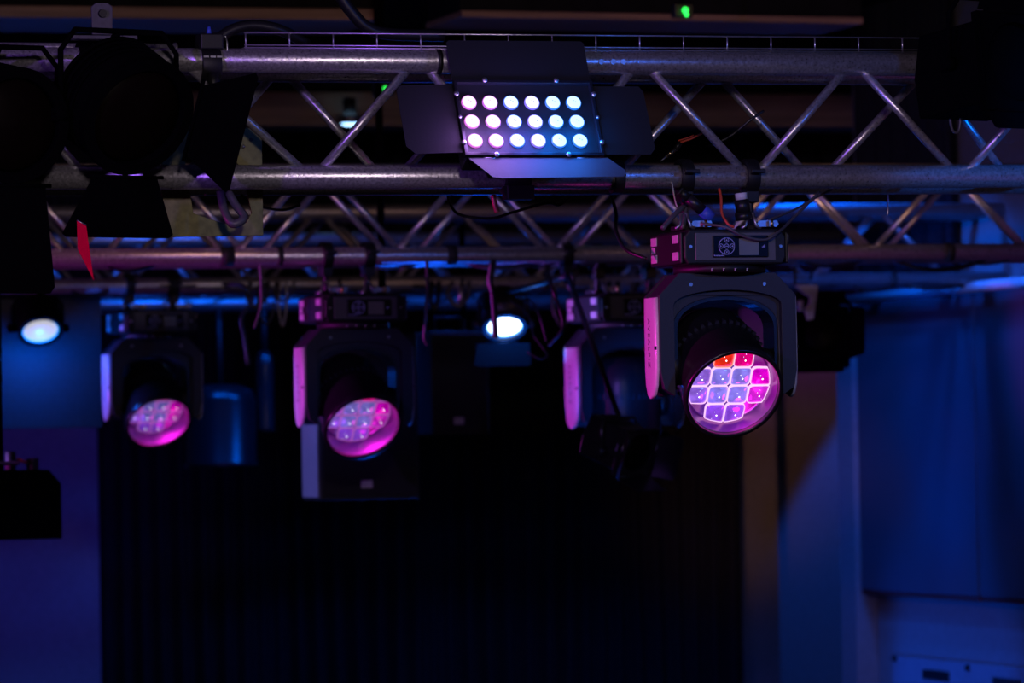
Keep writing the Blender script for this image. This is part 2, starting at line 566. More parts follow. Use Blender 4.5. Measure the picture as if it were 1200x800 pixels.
# ------------------------------------------------------------------ trusses
def clamp_mesh(t, c, r=0.026, w=0.028, drop=0.06, yoff=0.0):
    """half coupler around a tube running along x with its centre at c, bolt and block hanging below"""
    c = Vector(c)
    t.lathe([(r, -w / 2), (r + 0.011, -w / 2), (r + 0.011, w / 2), (r, w / 2)], c, (1, 0, 0), 20, closed=True)
    t.box(c + Vector((-w / 2, -0.02, -r - 0.03)), c + Vector((w / 2, 0.02, -r - 0.006)))
    t.cyl(c + Vector((0, yoff, -r - 0.005)), c + Vector((0, yoff, -r - drop)), 0.008, n=10)
    # side eye bolt with wing nut
    t.cyl(c + Vector((0, -r - 0.03, 0.008)), c + Vector((0, -r - 0.004, 0.008)), 0.005, n=8)
    t.box(c + Vector((-0.016, -r - 0.034, 0.004)), c + Vector((0.016, -r - 0.026, 0.012)))
    return t


def truss(label, Y, front, rear, x0, x1, r=0.025, rb=0.0095, h=0.24, m=ALU, gaps=(), floor_lattice=True):
    """box truss: four chords, zig-zag braces; front / rear: lists of (x, 'b' or 't') nodes"""
    t = thing('lighting_truss', label, 'truss', ((x0 + x1) / 2, Y, ZB))
    ox = (x0 + x1) / 2
    for y in (0, h):
        for z in (0, h):
            rod('chord', (x0 - ox, y, z), (x1 - ox, y, z), r, m, t, 28)
    for nodes, y in ((front, 0), (rear, h)):
        for (xa, ka), (xb, kb) in zip(nodes, nodes[1:]):
            if ka == kb:
                continue
            za, zb = (0 if ka == 'b' else h), (0 if kb == 'b' else h)
            e = 0.024
            sg = 1 if za < zb else -1
            p0 = Vector((xa - ox + e, y, za + sg * 0.018))
            p1 = Vector((xb - ox - e, y, zb - sg * 0.018))
            rod('brace', p0, p1, rb, m, t, 10)
    # ladder braces in the top and bottom faces
    xs = [x for x, k in front if k == 'b']
    for z in (0, h):
        for xa, xb in zip(xs, xs[1:]):
            rod('cross_brace', (xa - ox, 0.018, z), ((xa + xb) / 2 - ox, h - 0.018, z), rb, m, t, 8)
    return t


def xat(Y, py=207):
    return lambda px: PY(px, py, Y).x


fx = xat(YA)
front = [(fx(p), k) for p, k in [(-145, 'b'), (-20, 't'), (105, 'b'), (213, 't'), (365, 'b'), (492, 't'), (611, 'b')]]
front2 = [(fx(p), k) for p, k in [(634, 'b'), (754, 't'), (880, 'b'), (1003, 't'), (1126, 'b'), (1250, 't'), (1375, 'b')]]
fr = xat(YA + 0.24)
rear = [(fr(p), k) for p, k in [(-170, 'b'), (-45, 't'), (80, 'b'), (205, 'b'), (331, 't'), (457, 'b'), (585, 't'), (711, 'b'), (838, 't'), (957, 'b'), (1085, 't'), (1190, 'b'), (1320, 't')]]
TA = truss('front aluminium box truss carrying the white LED panel', YA, front + front2, rear, fx(-260), fx(1420))
# coupler pins in the top chord right of the LED panel
ox = TA.location.x
for px in (700, 714, 726):
    x = PY(px, 76, YA).x - ox
    MB().cyl((x, -0.0265, 0.24), (x, 0.0265, 0.24), 0.006, n=10).build('coupler_pin', STEEL, TA)
for px in (513,):  # black ring stands for the shaded gap in the chord
    x = PY(px, 76, YA).x - ox
    MB().lathe([(0.0252, -0.005), (0.027, -0.005), (0.027, 0.005), (0.0252, 0.005)], (x, 0, 0.24), (1, 0, 0), 24, closed=True).build('shade_ring', BLK, TA)

fb_ = xat(YB, 299)
n = [(fb_(83 + 93.5 * i - 187 * 2), 'b' if i % 2 == 0 else 't') for i in range(0, 20)]
nr = [(x + 0.125, k) for x, k in n]
TB = truss('second aluminium box truss just behind and below the front one', YB, n, nr, fb_(-320), fb_(1290))
for px, ww in ((265, 0.02), (327, 0.008), (528, 0.014), (1112, 0.012)):
    x = fb_(px) - TB.location.x
    MB().lathe([(0.0252, -ww), (0.028, -ww), (0.028, ww), (0.0252, ww)], (x, 0, 0), (1, 0, 0), 24, closed=True).build('tape_band', TAPE, TB)
fc = xat(YC, 330)
n = [(fc(-200 + 82 * i), 'b' if i % 2 == 0 else 't') for i in range(0, 17)]
TC = truss('third truss, dim purple tubes above the small moving head', YC, n, [(x + 0.1, k) for x, k in n], fc(-380), fc(1178), m=ALUD)
for px in (1045, 200, 640):
    x = fc(px) - TC.location.x
    MB().lathe([(0.0252, -.012), (0.028, -.012), (0.028, .012), (0.0252, .012)], (x, 0, 0), (1, 0, 0), 24, closed=True).build('tape_band', TAPE, TC)
fd = xat(YD, 350)
n = [(fd(-200 + 75 * i), 'b' if i % 2 == 0 else 't') for i in range(0, 16)]
TD = truss('rearmost truss, tubes lit bright blue under the beam', YD, n, [(x + 0.1, k) for x, k in n], fd(-400), fd(985), m=ALUD)


# ------------------------------------------------------------------ wire cable tray on the top chord
zt = ZB + 0.24
ztr = PY(700, 41.5, YA).z
zmd = PY(700, 55.5, YA).z
tray = thing('cable_tray', 'thin wire cable tray lying on top of the front truss', 'cable tray', (fx(690), YA, zt + 0.025))
off = tray.location
xe0, xe1 = PY(286, 42, YA).x - off.x, PY(1081, 46, YA).x - off.x
for z, nm in ((ztr, 'top_wire'), (zmd, 'middle_wire'), (zt + 0.027, 'bottom_wire')):
    for y in ((0.0, 0.2) if nm == 'bottom_wire' else (0.0,)):
        rod(nm, (xe0, y, z - off.z), (xe1, y, z - off.z), 0.0017, WIREM, tray, 6)
x = xe0
px = 288
step = 51.2
xs = [PY(288 + 51.3 * i, 52, YA).x - off.x for i in range(16)]
for x in xs:
    for y in (0.0,):
        rod('upright_wire', (x, y, 0.001), (x, y, ztr - off.z), 0.0017, WIREM, tray, 6)
    rod('cross_wire', (x, 0, 0.002), (x, 0.2, 0.002), 0.0017, WIREM, tray, 6)


# ------------------------------------------------------------------ moving heads
CELLC = {(0, 1): ('red', (1.0, 0.03, 0.01)), (0, 2): ('crimson', (0.8, 0.0, 0.22)),
         (1, 3): ('magenta', (0.72, 0.0, 0.62)), (2, 3): ('orchid', (0.55, 0.02, 0.62))}
_cellm = {}


def cell_mat(key, k):
    nm, c = CELLC.get(key, (None, None))
    if nm is None:
        if key[0] == 3:
            nm, c = 'violet', (0.26, 0.07, 0.72)
        elif key[1] == 0:
            nm, c = 'soft_violet', (0.27, 0.12, 0.68)
        else:
            nm, c = 'periwinkle', (0.25, 0.2, 0.80)
    kk = (nm, k)
    if kk not in _cellm:
        m = mat('lit_' + nm + '_lens', tuple(q * 0.25 for q in c), 0.12, 0.0, emit=c, es=k, var=0.05, clear=0.6)
        # noise varies the emission strength over each lens
        nt = m.node_tree
        b = nt.nodes['Principled BSDF']
        nzn = nt.nodes.new('ShaderNodeTexNoise')
        nzn.inputs['Scale'].default_value = 45
        nzn.inputs['Detail'].default_value = 3
        tcn = nt.nodes['Texture Coordinate']
        nt.links.new(tcn.outputs['Object'], nzn.inputs['Vector'])
        mr = nt.nodes.new('ShaderNodeMapRange')
        mr.inputs['From Min'].default_value = 0.3
        mr.inputs['From Max'].default_value = 0.7
        mr.inputs['To Min'].default_value = k * 0.62
        mr.inputs['To Max'].default_value = k * 1.3
        nt.links.new(nzn.outputs['Fac'], mr.inputs['Value'])
        nt.links.new(mr.outputs['Result'], b.inputs['Emission Strength'])
        _cellm[kk] = m
    return _cellm[kk]


EDGE = glow('lens_edge_glow', (1.0, 0.62, 0.95), 1.0)
EDGER = glow('red_lens_edge_glow', (1.0, 0.35, 0.3), 1.0)
EDGED = glow('dim_lens_edge_glow', (0.6, 0.15, 0.7), 0.5)
DOT = glow('led_point', (0.9, 0.85, 1.0), 2.6)


ENGR = mat('engraved_grey', (0.15, 0.14, 0.15), 0.6, var=0.05)


def clip_circle(poly, R, cx=0, cy=0):
    """limit points of a polygon to a circle"""
    out = []
    for x, y in poly:
        d = math.hypot(x, y)
        out.append((x, y) if d <= R else (x * R / d, y * R / d))
    return out


def moving_head(loc, label, tilt=31, pan=0, scale=1.0, k=1.0, lit=True, hang=0.09, hy=0.0, clamp_x=(-0.075, 0.075), edge=None, depth=0.044, fill=0.07):
    T = thing('moving_head', label, 'stage light', loc, rot=(0, 0, rad(pan)), scale=scale)
    # base with flared ends
    b = MB()
    b.prism([(-0.105, -0.074), (0.105, -0.074), (0.113, -0.06), (0.113, -0.016), (0.1, 0), (-0.1, 0), (-0.113, -0.016), (-0.113, -0.06)], (0, 0.105, 0), (1, 0, 0), (0, 0, 1), 0.21)
    b.build('base', BLK, T, 0.004)
    # side block with grab recess and four pale lugs
    for sx in (-1, 1):
        s = MB()
        s.box((min(sx * 0.1135, sx * 0.12), -0.1, -0.072), (max(sx * 0.1135, sx * 0.12), 0.1, -0.006))
        s.build('side_cover', BLK, T, 0.005)
        for y in (-0.092, 0.05):
            for z in (-0.02, -0.056):
                MB().box((min(sx * 0.1205, sx * 0.1235), y, z - 0.009), (max(sx * 0.1205, sx * 0.1235), y + 0.036, z + 0.009)).build('corner_lug', LUG, T, 0.002)
        MB().box((min(sx * 0.1205, sx * 0.123), 0.062, -0.045), (max(sx * 0.1205, sx * 0.123), 0.085, -0.031)).build('socket_cap', LUG, T, 0.001)
    # control face
    fc_ = MB().box((-0.089, -0.1075, -0.066), (0.089, -0.1052, -0.008)).build('front_plate', PLASG, T, 0.002)
    for sx in (-1, 1):
        MB().cyl((sx * 0.1, -0.1052, -0.037), (sx * 0.1, -0.109, -0.037), 0.0035, n=8).build('screw', STEEL, T)
    pd = MB().box((-0.052, -0.1115, -0.060), (0.072, -0.1078, -0.014)).build('control_panel', PADM, T, 0.002)
    MB().box((0.006, -0.1128, -0.0555), (0.05, -0.1117, -0.0205)).build('display_screen', SCR, pd)
    # round button pad, ring with five small rings and marks
    cx, cz, y = -0.0215, -0.0365, -0.1118

    def ring(t, x, z, r, wd=0.0007):
        t.lathe([(r - wd, 0), (r + wd, 0), (r + wd, 0.0006), (r - wd, 0.0006)], (x, y, z), (0, -1, 0), 24, closed=True)
    t = MB()
    ring(t, cx, cz, 0.0175)
    t.build('button_pad_ring', PRINT, pd)
    for dx, dz in ((0, 0), (0.0125, 0), (-0.0125, 0), (0, 0.0125), (0, -0.0125)):
        t = MB()
        ring(t, cx + dx, cz + dz, 0.0046, 0.0006)
        if dx == 0 and dz == 0:
            t.box((cx - 0.003, y - 0.0006, cz - 0.0007), (cx + 0.003, y, cz + 0.0007))
        else:
            t.prism([(-0.002, -0.0016), (0.002, -0.0016), (0, 0.002)] if dz > 0 else [(-0.002, 0.0016), (0.002, 0.0016), (0, -0.002)][::-1] if dz < 0 else
                    [(0.0018, -0.002), (0.0018, 0.002), (-0.002, 0)] if dx > 0 else [(-0.0018, 0.002), (-0.0018, -0.002), (0.002, 0)], (cx + dx, y, cz + dz), (1, 0, 0), (0, 0, 1), 0.0008)
        t.build('button', PRINT, pd)
    t = MB()
    for i in range(8):
        t.box((-0.0495 + i * 0.0029, y - 0.0005, -0.0575), (-0.0495 + i * 0.0029 + 0.0019, y, -0.0575 + (0.0028 if i % 3 == 0 else 0.0022)))
    tag(t.build('small_lettering', PRINT, pd), kind='stuff')
    t = MB()
    for i in range(3):
        t.box((0.057 + i * 0.0025, y - 0.0005, -0.0395), (0.057 + i * 0.0025 + 0.0016, y, -0.0375 + i * 0.002))
    t.build('bar_icon', PRINT, pd)
    # turning ring
    MB().cyl((0, 0, -0.0745), (0, 0, -0.0895), 0.098, n=40).build('pan_ring', BLK, T)
    t = MB()
    for i in range(4):
        t.box((-0.052 + i * 0.026, -0.0995, -0.0885), (-0.052 + i * 0.026 + 0.002, -0.0982, -0.0825))
        t.box((-0.050 + i * 0.026, -0.0995, -0.0835), (-0.050 + i * 0.026 + 0.002, -0.0982, -0.0820))
    t.build('scale_mark', LUG, T)
    # yoke: front frame with arched opening
    W, ZT, ZL = 0.152, -0.090, -0.345
    out = [(-W + 0.03, ZL - 0.002), (-W + 0.008, ZL + 0.012), (-W, ZL + 0.05), (-W, ZT - 0.046), (-W + 0.045, ZT), (W - 0.045, ZT), (W, ZT - 0.046), (W, ZL + 0.05), (W - 0.008, ZL + 0.012), (W - 0.03, ZL - 0.002)]
    iw = 0.120
    arc = [(iw * math.cos(a), -0.157 + 0.031 * math.sin(a)) for a in [math.pi * i / 16 for i in range(17)]]
    fr_ = out + [(iw, ZL - 0.002)] + [(x, z - 0.0) for x, z in arc] + [(-iw, ZL - 0.002)]
    fr_ = [p for p in fr_]
    MB().prism(fr_, (0, -0.036, 0), (1, 0, 0), (0, 0, 1), 0.015).build('yoke_front', PLAS, T, 0.0025)
    MB().prism(fr_, (0, 0.051, 0), (1, 0, 0), (0, 0, 1), 0.015).build('yoke_rear', PLAS, T, 0.0025)
    # dark core of the yoke between the two shells, opening a little lower
    arc2 = [(0.117 * math.cos(a), -0.205 + 0.066 * math.sin(a) ** 0.9) for a in [math.pi * i / 20 for i in range(21)]]
    mid = [(x * 0.985, z if z < -0.3 else z - 0.0015) for x, z in out] + [(0.117, ZL)] + arc2 + [(-0.117, ZL)]
    MB().prism(mid, (0, 0.036, 0), (1, 0, 0), (0, 0, 1), 0.0715).build('yoke_core', PLAS, T, 0.002)
    arc3 = [(0.108 * math.cos(a), -0.206 + 0.060 * math.sin(a) ** 0.9) for a in [math.pi * i / 20 for i in range(21)]]
    MB().prism([arc2 + [(-0.117, -0.3), (-0.108, -0.3)] + arc3[::-1] + [(0.108, -0.3), (0.117, -0.3)]][0], (0, 0.0345, 0), (1, 0, 0), (0, 0, 1), 0.069).build('arch_lining', HEADM, T)
    for x in (-0.082, 0.082):
        MB().cyl((x, -0.0505, -0.114), (x, -0.0535, -0.114), 0.0042, n=10).build('screw', STEEL, T)
    # pale rounded side covers
    for sx in (-1, 1):
        pr = [(-0.04, -0.140), (0.036, -0.140), (0.038, -0.20), (0.038, -0.29), (0.033, -0.325), (0.022, -0.345), (0, -0.353), (-0.022, -0.345), (-0.036, -0.325), (-0.042, -0.29), (-0.042, -0.20)]
        t = MB()
        # shallow dome built from shrinking outlines
        x = sx * W
        rows = []
        for g, o in ((1.0, 0.0), (0.99, 0.003), (0.93, 0.006), (0.7, 0.0075), (0.35, 0.008)):
            rows.append([(x + sx * o, p * g, -0.14 + (q + 0.14) * (0.985 + 0.015 * g) - (1 - g) * 0.002) for p, q in pr])
        vs = [v for r_ in rows for v in r_]
        m_ = len(pr)
        fs = []
        for i in range(len(rows) - 1):
            for j in range(m_):
                l = (j + 1) % m_
                fs.append((i * m_ + j, i * m_ + l, (i + 1) * m_ + l, (i + 1) * m_ + j) if sx > 0 else (i * m_ + j, (i + 1) * m_ + j, (i + 1) * m_ + l, i * m_ + l))
        fs.append(tuple((len(rows) - 1) * m_ + j for j in range(m_))[::1 if sx > 0 else -1])
        t.add(vs, fs, True)
        cov = t.build('side_panel', STRIP, T)
        for y in (-0.04, 0.036):
            MB().box((x + sx * 0.002, y, -0.250), (x + sx * 0.0085, y + 0.005, -0.243)).build('vent_slot', BLK, cov)
        if sx < 0:
            cu = bpy.data.curves.new('lettering', 'FONT')
            cu.body = 'AVEALPIZ'
            cu.size = 0.02
            cu.extrude = 0.0006
            cu.align_x = 'CENTER'
            cu.align_y = 'CENTER'
            cu.space_character = 1.25
            cu.materials.append(ENGR)if True else (mat('engraved_grey', (0.15, 0.14, 0.15), 0.6, var=0.05))
            tmp = bpy.data.objects.new('lettering', cu)
            me = bpy.data.meshes.new_from_object(tmp)
            bpy.data.objects.remove(tmp)
            o = bpy.data.objects.new('lettering', me)
            COL.objects.link(o)
            o.parent = cov
            o.matrix_local = Matrix(((0, 0, -1, x - 0.0079), (0, -1, 0, 0.0), (-1, 0, 0, -0.235), (0, 0, 0, 1)))
    # head
    th = rad(tilt)
    A = Vector((0, -math.cos(th), -math.sin(th)))
    U = Vector((0, -math.sin(th), math.cos(th)))
    P = Vector((-0.006, 0.0, -0.286))
    Rr = Matrix((Vector((1, 0, 0)), U, A)).transposed().to_4x4()   # local x, up, axis
    Rr.translation = P
    D = 0.116                                                     # front lip distance
    t = MB()
    t.lathe([(0.045, -0.125), (0.075, -0.118), (0.092, -0.09), (0.098, -0.05), (0.099, 0.0), (0.101, D - 0.04), (0.107, D - 0.028), (0.1085, D - 0.006), (0.1075, D), (0.1005, D), (0.0985, D - 0.004), (0.0975, D - 0.012)], (0, 0, 0), (0, 0, 1), 56)
    # open the front: remove last cap
    t.f.pop()
    t.sm.pop()
    hd = t.xf(Rr).build('head_shell', HEADM, T)
    t = MB()
    t.lathe([(0.0977, D - 0.010), (0.0965, D - 0.018), (0.0915, D - depth + 0.002), (0.088, D - depth - 0.004), (0.001, D - depth - 0.004)], (0, 0, 0), (0, 0, 1), 56)
    t.f.pop(0)
    # the lathe closes both ends: drop the front cap of the dish, it is open
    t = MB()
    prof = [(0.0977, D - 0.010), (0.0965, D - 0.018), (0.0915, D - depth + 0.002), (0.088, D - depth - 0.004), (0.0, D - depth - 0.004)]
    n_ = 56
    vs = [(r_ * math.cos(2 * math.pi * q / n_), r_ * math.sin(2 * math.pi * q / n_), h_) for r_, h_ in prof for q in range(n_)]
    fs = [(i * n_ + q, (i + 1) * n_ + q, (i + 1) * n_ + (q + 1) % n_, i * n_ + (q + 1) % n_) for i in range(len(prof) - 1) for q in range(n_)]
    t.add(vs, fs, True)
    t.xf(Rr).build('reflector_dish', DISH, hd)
    # ring of cooling teeth behind the front ring
    t = MB()
    for q in range(40):
        a = 2 * math.pi * q / 40
        c, s_ = math.cos(a), math.sin(a)
        e = Vector((-s_, c, 0))
        rr = Vector((c, s_, 0))
        z0, z1 = -0.028, -0.012
        pts = [rr * 0.0985 + e * -0.005 + Vector((0, 0, z1)), rr * 0.0985 + e * 0.005 + Vector((0, 0, z1)), rr * 0.0985 + Vector((0, 0, z0)),
               rr * 0.106 + e * -0.003 + Vector((0, 0, z1)), rr * 0.106 + e * 0.003 + Vector((0, 0, z1)), rr * 0.102 + Vector((0, 0, z0))]
        t.add(pts, [(0, 1, 4, 3), (1, 2, 5, 4), (2, 0, 3, 5), (3, 4, 5), (2, 1, 0)])
    tag(t.xf(Rr).build('cooling_teeth', PLAS, hd), kind='stuff')
    # pivot bosses with pale cover
    for sx in (-1, 1):
        t = MB()
        t.cyl((sx * 0.095, 0, 0), (sx * 0.119, 0, 0), 0.04, 0.034, 24)
        t.xf(Rr).build('pivot_boss', BLK, hd)
        t = MB().prism([(-0.018, 0.0), (0.018, 0.0), (0.018, -0.022), (0.0, -0.042), (-0.018, -0.022)], (sx * 0.1165 - 0.002, 0, 0), (0, 1, 0), (0, 0, 1), 0.004)
        t.xf(Matrix.Translation((0, -0.005, -0.198 if sx > 0 else -0.25)))
        t.build('lock_lever', STRIP, T, 0.001)
    # twelve lenses in a 4 x 4 block without its corners
    g, R = 0.0445, 0.0898
    z0 = D - depth
    for i in range(4):
        for j in range(4):
            if (i in (0, 3)) and (j in (0, 3)):
                continue
            cx_, cy_ = (j - 1.5) * g, (1.5 - i) * g
            hs = g / 2 - 0.0005
            poly = []
            for e in range(24):
                a = 2 * math.pi * e / 24 + math.pi / 24
                c, s_ = math.cos(a), math.sin(a)
                kx = hs * math.copysign(abs(c) ** 0.36, c)
                ky = hs * math.copysign(abs(s_) ** 0.36, s_)
                # cells at the border bulge towards the dish
                x_, y_ = cx_ + kx * (1.4 if (j == 0 and kx < 0) or (j == 3 and kx > 0) else 1), cy_ + ky * (1.4 if (i == 0 and ky > 0) or (i == 3 and ky < 0) else 1)
                d = math.hypot(x_, y_)
                if d > R:
                    x_, y_ = x_ * R / d, y_ * R / d
                poly.append((x_, y_))
            mx = sum(p[0] for p in poly) / 24
            my = sum(p[1] for p in poly) / 24
            rows = [(1.0, 0.0), (0.985, 0.006), (0.8, 0.0105), (0.5, 0.014), (0.2, 0.0155)]
            vs = [(mx + (x_ - mx) * q, my + (y_ - my) * q, z0 + h_) for q, h_ in rows for x_, y_ in poly] + [(mx, my, z0 + 0.016)]
            fs = [(r_ * 24 + e, r_ * 24 + (e + 1) % 24, (r_ + 1) * 24 + (e + 1) % 24, (r_ + 1) * 24 + e) for r_ in range(4) for e in range(24)]
            fs += [(4 * 24 + e, 4 * 24 + (e + 1) % 24, 120) for e in range(24)]
            o = MB().add(vs, fs, True).xf(Rr).build('lens', cell_mat((i, j), k) if lit else GLASS_D, T)
            if not lit:
                continue
            # bright moulded edge
            t = MB()
            e2 = []
            for q, h_ in ((1.006, 0.0015), (1.006, 0.0085), (0.965, 0.0095), (0.945, 0.0072)):
                e2.append([(mx + (x_ - mx) * q, my + (y_ - my) * q, z0 + h_) for x_, y_ in poly])
            vs = [v for r_ in e2 for v in r_]
            fs = [(r_ * 24 + e, r_ * 24 + (e + 1) % 24, (r_ + 1) * 24 + (e + 1) % 24, (r_ + 1) * 24 + e) for r_ in range(3) for e in range(24)]
            t.add(vs, fs, True).xf(Rr).build('lens_edge', edge or (EDGER if (i, j) == (0, 1) else EDGE), o)
            # led points shining through
            t = MB()
            for dx, dy, rr in ((0.001, -0.001, 0.0019), (-0.004, 0.007, 0.0011), (0.007, -0.008, 0.0012), (-0.007, -0.010, 0.0008), (0.0015, 0.012, 0.0009)):
                t.ball((mx + dx, my + dy, z0 + 0.0155 - (dx * dx + dy * dy) * 22), rr, 8, 5)
            tag(t.xf(Rr).build('led_points', DOT, o), kind='stuff')
    # light of the magenta leds inside the dish
    if lit and fill:
        for (gx, gy, gc) in ((0.03, -0.05, (1.0, 0.02, 0.7)), (0.06, 0.0, (1.0, 0.02, 0.45)), (-0.05, -0.03, (0.5, 0.05, 1.0))):
            l = lamp('dish_glow', 'POINT', (0, 0, 0), gc, fill, 0.012)
            l.parent = T
            l.location = Rr @ Vector((gx, gy, z0 + 0.03))
    # clamps to the chord above
    for x in clamp_x:
        t = MB()
        clamp_mesh(t, (x, hy, hang), drop=max(0.03, hang - 0.026))
        t.box((x - 0.022, hy - 0.03, 0.001), (x + 0.022, hy + 0.03, 0.012))
        t.build('clamp', BLK, T, 0.0015)
        # bent omega bracket beside the clamp
        t = MB()
        t.path([(x - 0.045, -0.07, 0.002), (x - 0.036, -0.07, 0.008), (x - 0.03, -0.068, 0.034), (x - 0.018, -0.068, 0.036), (x - 0.012, -0.07, 0.008), (x - 0.002, -0.07, 0.002)], 0.004, 6)
        t.build('quick_lock', STEEL, T)
        MB().cyl((x + 0.018, -0.085, 0.004), (x + 0.018, -0.085, 0.02), 0.004, 0.003, 8).build('lock_pin', GOLD, T)
        MB().prism([(-0.02, 0), (0.02, 0), (0.024, 0.006), (0.02, 0.013), (-0.02, 0.013), (-0.024, 0.006)], (x + 0.014, -0.06, 0.006), (1, 0, 0), (0, 0, 1), 0.012).build('catch', STEEL, T)
    return T


a = PY(842, 271, YA)
MH1 = moving_head((a.x, YA, a.z), 'large sharp moving head, its pink and violet lens nearest the camera', 32, 0, 1.0, 0.95, hang=ZB - a.z, clamp_x=(-0.075, 0.072))
a = PY(413, 346, YB)
MH2 = moving_head((a.x, YB, a.z), 'middle moving head with violet lens, hanging before the black loudspeaker', 39, 4, 1.07, 0.55, hang=(ZB - a.z) / 1.07, clamp_x=(-0.075, 0.045), edge=EDGED, depth=0.066, fill=0.05)
a = PY(177, 364, YC)
MH3 = moving_head((a.x, YC, a.z), 'small leftmost moving head glowing purple beside the blue lamp', 42, 5, 1.03, 0.4, hang=(ZB - a.z) / 1.03, edge=EDGED, depth=0.066, fill=0.05)
a = PY(730, 345, YB + 0.24)
MH4 = moving_head((a.x, YB + 0.24, a.z), 'unlit moving head in shadow, lens turned down and away', 92, 8, 1.13, 0.3, lit=False, hang=(ZB - a.z) / 1.13)


# ------------------------------------------------------------------ LED panel light with barn doors
NX, NZ = 6, 3
c = PY(614.5, 143, YA - 0.14)
LP = thing('led_panel_light', 'white LED panel light of eighteen round lenses with open barn doors', 'stage light', c, rot=(rad(-26), 0, 0))
FR = (-0.142, 0.158, -0.085, 0.094)
MB().box((FR[0] + 0.012, 0.006, FR[2] + 0.01), (FR[1] - 0.012, 0.075, FR[3] - 0.01)).build('housing', BLK, LP, 0.006)
MB().box((FR[0] + 0.004, 0.001, FR[2] + 0.004), (FR[1] - 0.004, 0.0055, FR[3] - 0.004)).build('face_plate', BLK, LP, 0.001)
lo = [(FR[0], FR[2]), (FR[1], FR[2]), (FR[1], FR[3]), (FR[0], FR[3])]
li = [(FR[0] + 0.007, FR[2] + 0.007), (FR[1] - 0.007, FR[2] + 0.007), (FR[1] - 0.007, FR[3] - 0.007), (FR[0] + 0.007, FR[3] - 0.007)]
MB().prism([lo, li], (0, 0.0005, 0), (1, 0, 0), (0, 0, 1), 0.012).build('front_frame', HEADM, LP, 0.001)
for i, x in enumerate((-0.075, 0.08)):
    for z in (FR[2] + 0.001, FR[3] - 0.001):
        MB().ball((x, -0.013, z), 0.006, 10, 6, (1, 0.6, 1)).build('frame_clip', STEEL, LP)
for x in (FR[0] + 0.001, FR[1] - 0.001):
    for z, r_ in ((-0.055, 0.006), (0.005, 0.004), (0.06, 0.006)):
        MB().ball((x, -0.013, z), r_, 10, 6, (1, 0.6, 1)).build('frame_clip', STEEL, LP)
LEDC = [glow('led_white_' + nm, cc, 1.35) for nm, cc in (('pink', (1.0, 0.72, 1.0)), ('pinkish', (0.95, 0.74, 1.0)), ('cool', (0.66, 0.82, 1.0)), ('mild', (0.75, 0.78, 1.0)), ('blue', (0.6, 0.82, 1.0)), ('icy', (0.58, 0.84, 1.0)))]
LEDR = [glow('led_rim_' + nm, cc, 0.9) for nm, cc in (('pink', (0.75, 0.15, 0.8)), ('pinkish', (0.6, 0.12, 0.8)), ('cool', (0.02, 0.15, 1.0)), ('mild', (0.2, 0.14, 1.0)), ('blue', (0.02, 0.2, 1.0)), ('icy', (0.01, 0.2, 1.0)))]
CORE = mat('led_core_grey', (0.2, 0.2, 0.28), 0.4, emit=(0.5, 0.5, 0.75), es=0.25, var=0.05)
for j in range(NX):
    for i in range(NZ):
        x, z = (j - 2.5) * 0.0452, (1 - i) * 0.0455
        t = MB().lathe([(0.0146, 0), (0.0146, 0.005), (0.012, 0.008), (0.007, 0.0095), (0.0, 0.010)], (x, 0.001, z), (0, -1, 0), 24)
        ln = t.build('lens', LEDC[j], LP)
        MB().lathe([(0.0146, 0.0), (0.0162, 0.0), (0.0162, 0.004), (0.0148, 0.0055)], (x, 0.001, z), (0, -1, 0), 24, closed=True).build('lens_ring', LEDR[j], ln)
        q = MB()
        q.ball((x - 0.002, -0.0092, z + 0.001), 0.0011, 6, 4)
        q.ball((x + 0.002, -0.0092, z - 0.002), 0.0013, 6, 4)
        tag(q.build('led_core', CORE, ln), kind='stuff')
# barn doors
DOORM = mat('barn_door_black', (0.003, 0.003, 0.004), 0.7, 0.0, bump=0.1, scale=200, var=0.1)
MB().prism([(-0.143, 0), (0.156, 0), (0.156, 0.09), (0.15, 0.096), (-0.137, 0.096), (-0.143, 0.09)], (0, -0.004, FR[3] + 0.002), (1, 0, 0), (0, 0, 1), 0.0018).build('barn_door', DOORM, LP)
MB().prism([(0, -0.074), (0.1, -0.078), (0.118, -0.06), (0.121, 0.07), (0.113, 0.084), (0.0, 0.088)][::-1], (FR[0] - 0.002, -0.004, 0), (-1, 0, 0), (0, 0, 1), 0.0018).build('barn_door', DOORM, LP)
MB().prism([(0, -0.08), (0.1, -0.08), (0.112, -0.066), (0.108, 0.07), (0.1, 0.083), (0.0, 0.083)], (FR[1] + 0.002, -0.004, 0), (1, 0, 0), (0, 0, 1), 0.0018).build('barn_door', DOORM, LP)
# lower door swings forward into the light
bt = rad(29 - 26)
dd = Vector((0, -math.cos(rad(3)), -math.sin(rad(3))))
dd = Matrix.Rotation(rad(26), 3, 'X') @ Vector((0, -math.cos(rad(31)), -math.sin(rad(31))))
DLIT = mat('barn_door_lit', (0.05, 0.05, 0.056), 0.65, 0.0, bump=0.06, scale=100, var=0.05)  # paler copy of the door black, light put into its colour
MB().prism([(-0.135, 0), (0.165, 0), (0.186, 0.055), (0.186, 0.066), (0.176, 0.085), (-0.085, 0.092), (-0.105, 0.086)], (0, -0.004, FR[2] - 0.003), (1, 0, 0), dd, -0.0018).build('barn_door', DLIT, LP)
for x in (-0.09, 0.11):
    MB().cyl((x - 0.012, -0.004, FR[2] - 0.004), (x + 0.012, -0.004, FR[2] - 0.004), 0.004, n=8).build('hinge', STEEL, LP)
